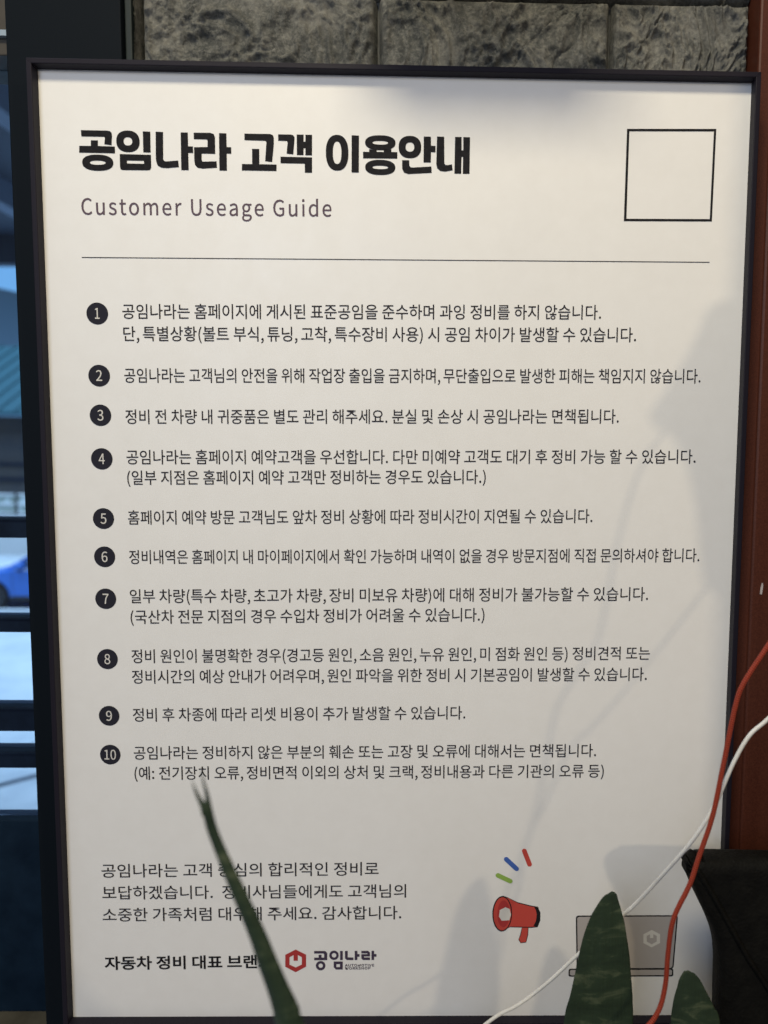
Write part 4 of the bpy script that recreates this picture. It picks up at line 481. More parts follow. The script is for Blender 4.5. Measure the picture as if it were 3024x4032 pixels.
    (51313, 0): (920, [[771,221,136,221,136,144,678,144,678,-83,771,-83],[798,795,120,795,120,718,398,718,373,655,306,597,209,553,89,528,123,452,235,476,332,516,410,572,458,636,507,572,585,516,682,476,794,452,829,528,708,553,611,597,544,655,519,718,798,718],[504,514,412,514,412,378,45,378,45,300,874,300,874,378,504,378]]),
    (47100, 0): (920, [[198,250,198,-71,799,-71,799,250],[290,175,707,175,707,7,290,7],[799,831,706,831,706,629,537,629,537,551,706,551,706,290,799,290],[491,786,81,786,81,708,400,708,400,598,83,598,83,326,156,326,266,327,368,331,466,339,572,354,564,432,463,418,370,410,274,406,175,405,175,524,491,524]]),
    (44048, 0): (920, [[177,277,177,-70,757,-70,757,277],[269,199,665,199,665,7,269,7],[757,832,664,832,664,309,757,309,757,533,890,533,890,612,757,612],[512,773,84,773,84,696,409,696,379,596,306,505,194,431,42,374,80,298,263,371,398,474,482,608]]),
    (67, 0): (638, [[447,743,383,751,252,725,147,648,78,527,53,366,77,205,145,84,248,8,377,-18,445,-11,506,10,559,43,609,92,551,158,511,120,472,94,429,79,381,73,289,94,219,152,174,245,158,369,175,491,221,582,292,640,384,660,427,655,466,641,500,620,535,589,591,656,550,694,503,723]]),
    (117, 0): (607, [[181,548,79,548,79,199,89,106,120,38,174,-4,251,-18,304,-11,352,10,394,41,435,-5,521,-5,521,548,420,548,420,160,384,120,350,92,316,76,278,71,234,79,204,103,187,146,181,210]]),
    (115, 0): (468, [[299,557,249,562,168,550,108,516,70,465,57,403,71,341,109,296,161,265,218,241,263,224,302,203,329,177,339,143,333,112,314,87,282,70,237,63,192,68,152,80,115,101,75,130,25,61,72,28,121,4,176,-12,234,-18,320,-5,384,31,423,84,436,148,421,215,381,262,327,294,268,318,224,335,188,354,163,377,154,407,160,435,177,459,207,475,250,481,283,477,314,468,342,453,374,431,424,496,385,523,345,543]]),
    (116, 0): (377, [[204,701,118,701,108,548,22,543,22,464,103,464,103,168,111,92,138,33,187,-5,262,-18,288,-16,315,-12,340,-5,369,4,348,83,329,75,314,70,298,67,283,66,245,73,221,91,208,122,204,165,204,464,352,464,352,548,204,548]]),
    (111, 0): (606, [[400,542,303,562,206,542,124,485,68,394,47,271,68,149,124,58,206,1,303,-18,400,1,482,58,538,149,559,271,538,394,482,485],[241,460,303,475,365,460,413,419,445,355,456,271,445,187,413,123,365,83,303,68,241,83,193,123,162,187,151,271,162,355,193,419]]),
    (109, 0): (926, [[752,548,677,562,627,554,581,532,536,499,498,461,480,499,448,533,404,555,347,562,298,555,254,534,212,504,176,469,180,469,171,548,87,548,87,-5,189,-5,189,392,223,427,258,452,290,467,320,472,363,464,392,440,410,396,416,332,416,-5,517,-5,517,392,552,427,586,452,619,467,649,472,692,464,721,440,739,396,745,332,745,-5,846,-5,846,344,836,437,805,505]]),
    (101, 0): (554, [[390,544,295,562,203,542,123,484,68,392,47,271,67,149,124,58,208,1,312,-18,365,-14,412,-2,455,16,497,40,460,110,425,89,393,76,359,68,322,65,253,78,199,115,163,173,148,245,512,245,517,302,502,409,460,491],[297,479,352,468,392,437,418,386,426,320,147,320,164,385,198,436,244,468]]),
    (114, 0): (388, [[349,561,332,562,286,554,244,530,206,494,175,449,181,449,172,548,87,548,87,-5,189,-5,189,348,218,405,252,443,287,464,320,470,377,460,396,548,379,555,365,559]]),
    (85, 0): (721, [[195,738,93,738,93,302,113,152,170,53,255,-2,361,-18,467,-2,552,53,609,152,629,302,629,738,530,738,530,300,517,191,480,121,427,84,361,73,296,84,243,121,208,191,195,300]]),
    (97, 0): (563, [[383,546,295,562,231,555,172,538,121,515,75,488,115,416,154,440,193,458,235,471,280,476,333,465,365,436,382,394,387,348,241,323,136,281,74,221,54,141,66,74,100,24,152,-8,217,-18,267,-12,315,5,359,30,404,-5,488,-5,488,334,477,427,443,499],[278,258,387,277,387,134,351,105,315,83,280,70,243,66,207,71,178,85,159,109,152,147,164,192,204,229]]),
    (103, 0): (564, [[297,561,274,562,195,548,128,508,83,446,66,363,72,315,89,274,112,239,117,199,97,175,82,146,77,112,81,81,92,55,108,34,94,-4,68,-35,52,-69,46,-105,63,-169,111,-217,183,-245,275,-255,390,-240,479,-198,535,-136,555,-62,543,-2,505,40,444,64,361,72,254,72,210,76,182,88,168,105,164,126,167,145,173,161,184,175,195,185,211,178,232,172,253,168,274,167,354,180,419,219,462,281,478,361,475,396,465,427,451,454,440,468,545,468,545,548,352,548,337,553,318,558],[231,477,274,485,318,477,353,453,376,415,385,363,376,311,352,272,317,248,274,239,232,248,197,272,173,311,164,363,173,415,197,453],[350,-13,397,-17,429,-28,448,-47,455,-77,443,-115,410,-149,358,-173,288,-182,223,-175,175,-157,146,-129,136,-92,139,-70,148,-47,165,-25,187,-5,203,-9,256,-13]]),
    (71, 0): (689, [[465,743,394,751,258,725,149,648,78,527,53,366,78,205,147,84,254,8,389,-18,460,-12,523,6,576,34,620,70,620,385,369,385,369,298,525,298,525,114,502,97,471,84,436,76,398,73,296,94,221,152,174,245,158,369,175,491,223,582,299,640,397,660,446,655,487,640,522,619,556,589,612,656,572,693,524,722]]),
    (105, 0): (275, [[189,548,87,548,87,-5,189,-5],[165,775,138,780,112,775,91,762,78,742,73,716,78,689,91,668,112,655,138,650,165,655,186,668,199,689,204,716,199,742,186,762]]),
    (100, 0): (620, [[533,801,431,801,431,587,435,504,409,524,373,545,333,558,288,562,197,542,120,483,67,392,48,271,64,149,110,58,182,1,277,-18,326,-12,370,5,411,30,449,-5,533,-5],[304,475,336,472,368,462,400,445,431,421,431,140,399,109,366,87,332,73,297,69,236,83,190,122,162,186,152,272,164,355,197,419,245,460]]),
    (48, 0): (555, [[375,727,278,751,181,727,107,656,61,536,45,369,61,200,107,79,181,6,278,-18,375,6,448,79,495,200,511,369,495,536,448,656],[224,652,278,669,332,652,375,599,403,506,413,369,403,231,375,137,332,83,278,66,224,83,181,137,153,231,143,369,153,506,181,599]]),
    (49, 0): (555, [[348,738,272,738,239,721,205,708,165,696,116,685,116,618,247,618,247,81,83,81,83,-5,495,-5,495,81,348,81]]),
    (50, 0): (555, [[347,735,256,751,190,743,133,721,82,687,33,639,93,580,129,617,164,644,203,661,245,667,302,656,343,628,367,583,375,527,355,430,294,321,190,198,39,56,39,-5,510,-5,510,84,302,84,273,83,195,78,303,189,395,305,454,419,475,531,460,621,416,691]]),
    (51, 0): (555, [[347,739,260,751,199,744,145,726,96,698,49,660,104,594,141,626,177,648,215,662,257,667,307,659,344,637,368,602,376,556,366,503,333,460,272,432,173,420,173,341,284,331,353,302,390,257,401,199,390,144,361,103,316,77,257,68,201,75,154,93,114,119,75,154,22,88,67,46,119,13,184,-10,263,-18,357,-4,433,38,485,106,504,196,492,267,458,322,407,363,349,385,349,384,400,409,442,449,469,500,479,563,463,643,417,702]]),
    (52, 0): (555, [[431,738,322,738,15,263,15,197,335,197,335,-5,431,-5,431,197,529,197,529,280,431,280],[340,628,344,628,332,604,338,602,336,531,335,500,335,280,124,280,286,522,317,577]]),
    (53, 0): (555, [[105,738,81,388,135,354,167,374,195,387,224,395,257,398,318,387,364,355,393,305,404,236,392,166,360,113,312,80,253,68,196,75,149,92,110,118,72,151,20,83,66,44,118,13,183,-10,262,-18,353,-1,432,49,487,129,507,238,489,345,440,419,368,463,281,477,249,475,221,469,194,460,177,451,195,650,471,650,471,738]]),
    (54, 0): (555, [[381,745,327,751,223,729,134,659,74,534,51,350,70,190,122,75,201,5,301,-18,384,0,453,49,500,126,517,225,502,328,460,401,394,445,308,460,263,454,218,436,176,408,149,381,164,509,204,601,261,651,331,666,363,662,393,651,420,634,447,608,506,671,469,705,428,730],[293,382,349,371,388,340,412,291,420,225,411,158,385,108,348,75,301,64,242,79,196,122,165,195,149,292,185,334,222,362,259,377]]),
    (55, 0): (555, [[513,738,44,738,44,650,396,650,309,510,248,358,211,192,193,-5,298,-5,312,195,345,363,408,517,513,676]]),
    (56, 0): (555, [[368,734,282,749,201,735,135,696,92,636,76,558,84,503,106,456,139,417,175,387,175,388,128,356,84,310,53,252,41,182,59,102,109,38,184,-3,280,-18,375,-3,449,38,497,100,514,176,504,245,476,299,435,341,423,402,455,444,479,494,488,551,474,631,433,694],[236,663,281,671,331,661,368,635,392,595,400,546,395,507,381,471,358,435,329,404,270,430,218,462,182,503,169,558,177,605,201,640],[191,320,229,350,300,320,361,285,402,240,417,179,407,131,380,93,337,69,281,60,222,70,174,97,143,138,132,190,139,239,160,282]]),
    (57, 0): (555, [[354,729,254,751,171,734,102,684,56,607,39,508,54,407,95,333,161,288,246,273,293,279,339,298,381,326,408,353,392,225,352,133,297,83,232,68,198,72,166,82,137,100,108,126,51,62,89,28,130,4,178,-12,235,-18,337,5,423,78,484,207,506,398,487,552,434,663],[208,659,255,670,315,656,361,613,393,542,409,445,373,403,335,373,297,356,261,351,206,362,167,393,143,443,135,508,144,575,170,626]]),
    (51088, 1): (920, [[577,756,45,756,45,643,251,643,251,553,233,441,184,334,112,244,4,167,79,66,171,129,239,202,295,290,316,339,334,297,388,216,454,148,546,88,618,189,511,264,441,349,394,448,377,553,377,643,577,643],[767,849,640,849,640,-100,767,-100,767,370,915,370,915,484,767,484]]),
    (46041, 1): (920, [[592,260,458,271,324,260,220,226,150,168,125,86,150,4,220,-54,324,-88,458,-99,592,-88,696,-54,765,4,790,86,765,168,696,226],[301,138,366,156,458,162,549,156,614,138,650,113,661,86,650,58,615,34,549,16,458,10,366,16,301,34,266,58,255,86,266,113],[131,807,131,463,396,463,396,403,28,403,28,292,890,292,890,403,521,403,521,463,794,463,794,574,257,574,257,697,788,697,788,807]]),
    (52264, 1): (920, [[374,832,247,832,247,692,44,692,44,581,248,581,248,536,232,425,186,325,118,240,10,166,83,67,175,127,241,194,295,276,312,319,328,282,379,205,442,142,530,84,603,182,498,256,432,337,389,432,373,536,373,581,574,581,574,692,374,692],[767,849,640,849,640,-100,767,-100,767,364,915,364,915,478,767,478]]),
    (51221, 1): (920, [[816,849,689,849,689,614,511,614,511,501,689,501,689,266,816,266],[584,783,57,783,57,671,258,671,258,664,242,575,199,495,132,429,21,370,88,267,183,316,251,371,306,439,325,478,342,447,394,386,458,337,549,293,614,396,506,451,442,512,401,585,386,665,386,671,584,671],[627,270,496,282,365,270,264,235,196,175,172,91,196,8,264,-52,365,-87,496,-99,627,-87,728,-52,796,8,820,91,796,175,728,235],[346,148,408,166,496,173,584,166,646,148,681,122,692,91,681,61,647,35,584,17,496,10,408,17,345,35,311,61,300,91,311,122]]),
    (48708, 1): (920, [[812,849,685,849,685,-101,812,-101],[206,772,79,772,79,117,549,117,549,772,423,772,423,534,206,534],[206,424,423,424,423,230,206,230]]),
    (45824, 1): (920, [[839,849,716,849,716,486,632,486,632,829,511,829,511,-53,632,-53,632,374,716,374,716,-100,839,-100],[60,739,60,123,141,123,236,124,321,128,400,136,500,154,487,267,393,250,323,242,248,239,187,237,187,627,440,627,440,739]]),
    (54364, 1): (920, [[815,765,100,765,100,653,240,653,240,404,102,404,102,292,255,292,255,122,28,122,28,10,892,10,892,122,660,122,660,292,813,292,813,404,674,404,674,653,815,653],[367,404,367,653,548,653,548,404],[382,122,382,292,533,292,533,122]]),
    (48652, 1): (920, [[892,133,28,133,28,20,892,20],[251,784,124,784,124,269,793,269,793,784,667,784,667,617,251,617],[251,506,667,506,667,380,251,380]]),
    (47004, 1): (920, [[834,848,711,848,711,578,633,578,633,831,511,831,511,157,633,157,633,466,711,466,711,131,834,131],[451,771,67,771,67,660,327,660,327,576,69,576,69,266,150,266,242,267,327,271,410,280,515,297,500,408,402,390,329,383,253,379,193,377,193,468,451,468],[327,236,200,236,200,-80,861,-80,861,32,327,32]]),
    (46300, 1): (920, [[892,136,28,136,28,23,892,23],[132,765,132,303,797,303,797,415,258,415,258,653,788,653,788,765]]),
    (65, 2): (608, [[230,763,-38,-30,119,-30,190,194,414,194,484,-30,646,-30,376,763],[281,628,323,628,311,586,293,524,311,525,330,463,349,401,372,327,232,327,256,401,275,463]]),
    (85, 2): (721, [[220,763,68,763,68,300,89,144,151,35,246,-26,361,-43,476,-26,571,35,633,144,654,300,654,763,505,763,505,302,492,199,461,138,417,108,361,98,306,108,263,138,232,198,220,302]]),
    (84, 2): (599, [[598,763,1,763,1,625,223,625,223,-30,376,-30,376,625,598,625]]),
    (79, 2): (742, [[510,748,371,777,232,748,122,666,52,537,28,369,52,201,122,70,232,-14,371,-44,510,-14,620,70,690,201,714,369,690,537,620,666],[295,617,371,634,447,617,505,567,544,484,559,369,544,253,505,168,447,117,371,99,295,117,237,168,198,253,183,369,198,484,237,567]]),
    (77, 2): (812, [[71,763,71,-30,214,-30,214,406,353,44,457,44,595,-30,595,406,741,-30,741,763,579,763,432,351,407,275,426,218,388,218,394,236],[155,592,205,592,210,515,213,458],[605,592,654,592,602,445]]),
    (73, 2): (293, [[223,763,71,763,71,-30,223,-30]]),
    (86, 2): (575, [[120,763,-40,763,213,-30,364,-30,616,763,459,763,334,344,300,223,283,165,298,165,310,124,270,124]]),
    (69, 2): (589, [[71,763,71,-30,564,-30,564,109,223,109,223,316,501,316,501,455,223,455,223,625,553,625,553,763]]),
    (87, 2): (878, [[146,763,-11,763,157,-30,314,-30,429,435,448,435,565,-30,724,-30,888,763,738,763,654,339,634,220,641,222,662,126,619,126,624,161],[507,763,376,763,269,341,242,222,250,221,267,126,222,126,229,162],[417,579,461,579,439,478]]),
    (82, 2): (635, [[71,763,71,-30,223,-30,223,281,308,281,486,-30,659,-30,465,306,504,321,564,371,603,441,616,529,595,638,532,712,441,752,332,763],[223,628,315,628,385,622,430,604,454,575,463,528,454,478,429,444,384,423,314,415,223,415]]),
    (75, 2): (646, [[223,763,71,763,71,-30,223,-30,223,221,314,330,522,-30,694,-30,413,452,671,763,488,763,181,395,223,395]]),
    (83, 2): (596, [[382,769,312,776,211,760,128,715,72,643,51,552,67,470,109,408,163,365,218,337,324,291,370,269,403,247,422,223,428,187,421,152,399,125,361,106,305,98,255,104,208,120,163,146,100,202,6,92,83,26,149,-11,223,-35,305,-43,417,-26,506,24,564,101,584,194,570,277,533,340,478,385,415,418,310,463,269,482,235,503,215,527,207,559,213,589,232,612,265,628,314,635,356,631,393,619,428,600,485,555,570,660,502,717,446,749]]),
    (72, 2): (728, [[223,763,71,763,71,-30,223,-30,223,316,505,316,505,-30,658,-30,658,763,505,763,505,456,223,456]]),
    (80, 2): (633, [[71,763,71,-30,223,-30,223,262,316,262,433,276,529,323,593,404,615,518,592,632,527,710,429,751,311,763],[223,628,297,628,376,622,425,603,452,572,462,518,452,462,426,427,378,405,300,397,223,397]]),
}
# red-brown paint: faint vertical grain and fine speckle
m = M['redwood']
tc = node(m, 'ShaderNodeTexCoord'); mp = node(m, 'ShaderNodeMapping'); mp.inputs['Scale'].default_value = (60, 60, 2.2)
n1 = node(m, 'ShaderNodeTexNoise', Scale=1.0, Detail=5.0); n2 = node(m, 'ShaderNodeTexNoise', Scale=900.0, Detail=2.0)
mx = node(m, 'ShaderNodeMix'); mx.data_type = 'RGBA'; mx.inputs[0].default_value = .35
cr1 = node(m, 'ShaderNodeValToRGB'); cr2 = node(m, 'ShaderNodeValToRGB')
for cr, a, b, lo, hi in ((cr1, (.060, .015, .008), (.092, .026, .014), .3, .7), (cr2, (.040, .010, .006), (.15, .046, .025), .3, .72)):
    cr.color_ramp.elements[0].color = (*a, 1); cr.color_ramp.elements[1].color = (*b, 1)
    cr.color_ramp.elements[0].position = lo; cr.color_ramp.elements[1].position = hi
link(m, tc, 'Object', mp, 'Vector'); link(m, mp, 'Vector', n1, 'Vector'); link(m, tc, 'Object', n2, 'Vector')
link(m, n1, 'Fac', cr1, 'Fac'); link(m, n2, 'Fac', cr2, 'Fac')
m.node_tree.links.new(cr1.outputs['Color'], mx.inputs[6]); m.node_tree.links.new(cr2.outputs['Color'], mx.inputs[7])
m.node_tree.links.new(mx.outputs[2], bsdf(m).inputs['Base Color'])

# grey slate-look blocks: blotchy pigment + fine grain relief
m = M['stone'] = material('stone', (.15, .14, .12), .62, .35)
tc = node(m, 'ShaderNodeTexCoord'); geo = node(m, 'ShaderNodeNewGeometry')
nA = node(m, 'ShaderNodeTexNoise', Scale=17.0, Detail=8.0, Roughness=.7, Distortion=.2)
nB = node(m, 'ShaderNodeTexNoise', Scale=210.0, Detail=6.0, Roughness=.8, Distortion=.3)
crA = node(m, 'ShaderNodeValToRGB'); crB = node(m, 'ShaderNodeValToRGB')
for cr, st in ((crA, ((.40, (.034, .040, .041)), (.50, (.090, .092, .084)), (.61, (.215, .21, .185)))),
               (crB, ((.34, (.034, .038, .040)), (.5, (.108, .110, .104)), (.66, (.31, .30, .265))))):
    cr.color_ramp.elements[0].position = st[0][0]; cr.color_ramp.elements[0].color = (*st[0][1], 1)
    cr.color_ramp.elements[1].position = st[2][0]; cr.color_ramp.elements[1].color = (*st[2][1], 1)
    e = cr.color_ramp.elements.new(st[1][0]); e.color = (*st[1][1], 1)
mx = node(m, 'ShaderNodeMix'); mx.data_type = 'RGBA'; mx.inputs[0].default_value = .42
link(m, geo, 'Position', nA, 'Vector'); link(m, geo, 'Position', nB, 'Vector')
link(m, nA, 'Fac', crA, 'Fac'); link(m, nB, 'Fac', crB, 'Fac')
m.node_tree.links.new(crA.outputs['Color'], mx.inputs[6]); m.node_tree.links.new(crB.outputs['Color'], mx.inputs[7])
nV = node(m, 'ShaderNodeTexNoise', Scale=38.0, Detail=6.0, Roughness=.7, Distortion=.4); link(m, geo, 'Position', nV, 'Vector')
crV = node(m, 'ShaderNodeValToRGB'); els = crV.color_ramp.elements          # thin pale lines
els[0].position = .46; els[0].color = (0, 0, 0, 1); els[1].position = .54; els[1].color = (0, 0, 0, 1)
e = els.new(.5); e.color = (.28, .28, .28, 1)
link(m, nV, 'Fac', crV, 'Fac')
mv = node(m, 'ShaderNodeMix'); mv.data_type = 'RGBA'; mv.inputs[7].default_value = (.30, .30, .275, 1)
m.node_tree.links.new(crV.outputs['Color'], mv.inputs[0]); m.node_tree.links.new(mx.outputs[2], mv.inputs[6])
m.node_tree.links.new(mv.outputs[2], bsdf(m).inputs['Base Color'])
nC = node(m, 'ShaderNodeTexNoise', Scale=330.0, Detail=5.0, Roughness=.7, Distortion=.8)
bp = node(m, 'ShaderNodeBump', Strength=1.0, Distance=.0022)
link(m, geo, 'Position', nC, 'Vector'); link(m, nC, 'Fac', bp, 'Height'); link(m, bp, 'Normal', bsdf(m), 'Normal')
M['mortar'] = material('mortar', (.055, .053, .046), .8)
noise_color(M['mortar'], (.06, .062, .058), (.10, .10, .092), 120)

# ------------------------------------------------------------------ setting indoors
tag(obj('floor', box('floor', -1.6, 1.6, -1.9, .3, -.03, 0), material('floor_tile', (.16, .15, .135), .5)), kind='structure')
noise_color(bpy.data.materials['floor_tile'], (.13, .12, .105), (.19, .18, .16), 9)

# ------------------------------------------------------------------ stone wall
BW, BH = .2035, .122
def stone_block_mesh(seed):
    nx, nz = 150, 92
    w, h = BW - .0018, BH - .0016
    rnd = random.Random(seed)
    off = Vector((rnd.uniform(-90, 90), rnd.uniform(-90, 90), rnd.uniform(-90, 90)))
    verts = []
    for j in range(nz + 1):
        for i in range(nx + 1):
            x = w * i / nx; z = h * j / nz
            p = Vector((x * 22, z * 22, 0)) + off
            wv = noise.noise_vector(p * .7) * .9
            q = p + wv
            big = noise.noise(q * .45)
            rg = 0.0; amp = 1.0; fq = 2.3; wgt = 1.0
            for o_ in range(5):                       # sharp crumpled folds
                s_ = (1 - abs(noise.noise(q * fq + Vector((0, 0, o_ * 7))))) ** 3 * wgt
                rg += s_ * amp; wgt = min(1, s_ * 1.6); amp *= .62; fq *= 2.05
            diag = noise.noise(Vector((q.x * .9 + q.y * 1.4, (q.x - q.y) * .28, 5)))
            d = rg * .0040 + big * .003 + diag * .002
            cr = abs(noise.noise(Vector((p.x * .33, p.y * .33, 31)) + wv * .55))
            d -= .004 * max(0, 1 - cr / .014)
            e = min(x, w - x, z, h - z)
            ex = min(x, w - x)
            lip = max(0, min(1, (e - .0015) / .006)); lip = lip * lip * (3 - 2 * lip)
            prof = .010 * max(0, min(1, e / .0022))
            if ex < .012:                       # moulded double ridge beside the upright joints
                prof += .0016 * math.exp(-((ex - .0045) / .0013) ** 2) + .001 * math.exp(-((ex - .0085) / .0012) ** 2)
            verts.append((x - w / 2, -(prof + lip * (d + .001)), z - h / 2))
    faces = [(j * (nx + 1) + i, j * (nx + 1) + i + 1, (j + 1) * (nx + 1) + i + 1, (j + 1) * (nx + 1) + i) for j in range(nz) for i in range(nx)]
    me = mesh('stone_block', verts, faces, True)
    me.materials.append(M['stone'])
    return me
stone_wall = empty('stone_wall', (0, .055, .65), 'grey slate-look block wall behind the top edge of the notice', 'wall')
obj('mortar_bed', box('mortar_bed', -.228, .303, .056, .09, .65, 1.935), M['mortar'], stone_wall)
stone_meshes = [stone_block_mesh(s) for s in (3, 11, 27, 42)]
k = 0
for r in range(-7, 2):
    zc = 1.6945 + BH * (r + .5)
    if zc - BH / 2 < .6: continue
    x0 = .1822 if r % 2 else .2815
    for c in range(-3, 2):
        xa = x0 + c * BW; xb = xa + BW
        if xb < -.225 or xa > .295: continue
        k += 1
        o = bpy.data.objects.new('stone_block', stone_meshes[(k * 3 + r) % 4])
        C.objects.link(o); o.parent = stone_wall
        xa2, xb2 = max(xa, -.2285), min(xb, .303)
        o.location = ((xa2 + xb2) / 2, 0, zc - .65)
        o.scale = ((xb2 - xa2) / BW, 1, 1)

# ------------------------------------------------------------------ pillar, window, ledge, door frame
pillar = empty('window_pillar', (-.28, .05, .7217), 'black upright pillar between the window and the stone wall', 'pillar')
obj('pillar_face', box('pillar_face', -.3295, -.2335, .026, .16, .7217, 1.95, .0012), M['pillar'], pillar)
obj('edge_trim', box('edge_trim', -.2333, -.2275, .033, .16, .7217, 1.95, .001), material('edge_trim', (.018, .026, .027), .5, .2), pillar)

M['glass'] = bpy.data.materials.new('glass'); M['glass'].use_nodes = True
nt = M['glass'].node_tree; nt.nodes.clear()
t = nt.nodes.new('ShaderNodeBsdfTransparent'); t.inputs[0].default_value = (.80, .90, .97, 1)
g = nt.nodes.new('ShaderNodeBsdfGlossy'); g.inputs['Roughness'].default_value = .03
fr = nt.nodes.new('ShaderNodeFresnel'); fr.inputs[0].default_value = 1.45
mxs = nt.nodes.new('ShaderNodeMixShader'); ou = nt.nodes.new('ShaderNodeOutputMaterial')
nt.links.new(fr.outputs[0], mxs.inputs[0]); nt.links.new(t.outputs[0], mxs.inputs[1]); nt.links.new(g.outputs[0], mxs.inputs[2]); nt.links.new(mxs.outputs[0], ou.inputs[0])

win = empty('window', (-.62, .1, .7217), 'tall dark framed window with horizontal bars left of the notice', 'window')
XL = -.95
for z0, z1 in ((1.2162, 1.2357), (1.1219, 1.1372), (1.0208, 1.0456), (.9826, .9998)):
    obj('glazing_bar', box('glazing_bar', XL, -.3297, .1, .125, z0, z1, .001), M['window_metal'], win)
    obj('bar_bead', box('bar_bead', XL, -.3297, .0985, .1, z1 - .0022, z1 - .0004), M['window_metal'], win)
obj('lower_panel', box('lower_panel', XL, -.3297, .1, .125, .7217, .9281, .001), M['window_panel'], win)
obj('jamb', box('jamb', XL - .06, XL, .07, .14, .7217, 1.95, .002), M['window_metal'], win)
obj('glass_pane', box('glass_pane', XL, -.3297, .11, .113, .9285, 1.66), M['glass'], win)
hd = obj('head_rail', box('head_rail', XL, -.3297, .085, .14, 1.66, 1.95, .001), M['head'], win)
obj('head_strip', box('head_strip', XL, -.3297, .08, .0848, 1.6745, 1.6795), M['strip'], hd)
ledge = tag(obj('window_ledge', box('window_ledge', -1.02, -.2275, .0215, .2, .69, .7215, .002), M['ledge']), 'olive grey ledge under the window at lower left', 'ledge')

door = empty('door_frame', (.35, .03, 0), 'red-brown painted door frame along the right edge', 'door frame')
obj('casing_edge', box('casing_edge', .3035, .3165, .022, .10, 0, 2.0, .002), M['redwood'], door)
obj('casing', box('casing', .3168, .62, .026, .10, 0, 2.0, .003), M['redwood'], door)
obj('door_leaf', box('door_leaf', .460, .488, -.30, .0255, .02, 1.98, .003), M['redwood'], door)  # made-up leaf out of view, added to shadow the right strip of the notice
ch = bmesh.new()
vs = [ch.verts.new((.3271 + dx, .0255, 1.1836 + dz)) for dx, dz in ((-.0012, -.0052), (.0006, -.0056), (.0013, .001), (.0012, .0048), (.0002, .005), (-.0008, .0005))]
ch.faces.new(vs)
ext = bmesh.ops.extrude_face_region(ch, geom=ch.faces[:])
for v in [e for e in ext['geom'] if isinstance(e, bmesh.types.BMVert)]: v.co.y -= .0006
obj('paint_chip', from_bm('paint_chip', ch), material('chip', (.55, .5, .48), .6), door)

# ------------------------------------------------------------------ framed notice
W, H = .58, .813
Z0 = 1.2 + H / 2
notice = empty('framed_notice', (0, 0, 1.2 - H / 2), 'white printed notice with Korean text in a thin black frame', 'notice')
def up(u, v, d):                    # millimetres on the sheet -> place in the room, d mm in front of it
    return (-W / 2 + u / 1000, -d / 1000, Z0 - v / 1000)
sheet = obj('printed_sheet', box('printed_sheet', -W / 2 - .003, W / 2 + .003, 0, .003, 1.2 - H / 2 - .003, Z0 + .003), M['paper'], notice)
obj('backing_board', box('backing_board', -W / 2 - .003, W / 2 + .003, .0032, .019, 1.2 - H / 2 - .003, Z0 + .003), M['board'], notice)
FW, FD = .0043, .0095
def rail(a, b, inner):             # mitred frame rail from corner a to b; inner = direction to the sheet
    a, b, inner = Vector(a), Vector(b), Vector(inner)
    t = (b - a).normalized()
    bm = bmesh.new()
    vs = []
    for p, s in ((a + t * .00012, 1), (b - t * .00012, -1)):
        vs.append([bm.verts.new(q) for q in (p + Vector((0, .0205, 0)), p + Vector((0, -FD, 0)),
                   p + inner * FW + t * s * FW + Vector((0, -FD, 0)), p + inner * FW + t * s * FW + Vector((0, .0205, 0)))])
    for i in range(4):
        bm.faces.new((vs[0][i], vs[0][(i + 1) % 4], vs[1][(i + 1) % 4], vs[1][i]))
    bm.faces.new(vs[0]); bm.faces.new(vs[1][::-1])
    bmesh.ops.recalc_face_normals(bm, faces=bm.faces)
    bmesh.ops.bevel(bm, geom=[e for e in bm.edges if abs((e.verts[0].co - e.verts[1].co).length) > .1], offset=.0006, segments=2, profile=.5, affect='EDGES')
    return obj('frame_rail', from_bm('frame_rail', bm), M['frame'], notice)
ox, zt, zb = W / 2 + FW, Z0 + FW, 1.2 - H / 2 - FW
rail((-ox, 0, zt), (ox, 0, zt), (0, 0, -1)); rail((ox, 0, zb), (-ox, 0, zb), (0, 0, 1))
rail((-ox, 0, zb), (-ox, 0, zt), (1, 0, 0)); rail((ox, 0, zt), (ox, 0, zb), (-1, 0, 0))

def flat(name, loops, d, mat, parent=notice):
    """printed shape: outline + holes in sheet millimetres"""
    vs = [[Vector((x, y, 0)) for x, y in lp] for lp in loops]
    tris = tessellate_polygon(vs)
    pts = [p for lp in vs for p in lp]
    return [up(p.x, p.y, d) for p in pts], [tuple(t) for t in tris]

def printed(name, shapes, d, mat, parent=notice, label=None):
    V, F = [], []
    for i, loops in enumerate(shapes):
        v, f = flat(name, loops, d, mat)
        F += [tuple(a + len(V) for a in t) for t in f]; V += v
    me = mesh(name, V, F)
    o = obj(name, me, mat, parent)
    if label: o['label'] = label
    return o

def ell(cx, cy, rx, ry, n=40):
    return [(cx + rx * math.cos(2 * math.pi * i / n), cy + ry * math.sin(2 * math.pi * i / n)) for i in range(n)]
def sell(cx, cy, rx, ry, n=48, e=.86):   # slightly squared round
    out = []
    for i in range(n):
        a = 2 * math.pi * i / n; c, s = math.cos(a), math.sin(a)
        out.append((cx + rx * math.copysign(abs(c) ** e, c), cy + ry * math.copysign(abs(s) ** e, s)))
    return out

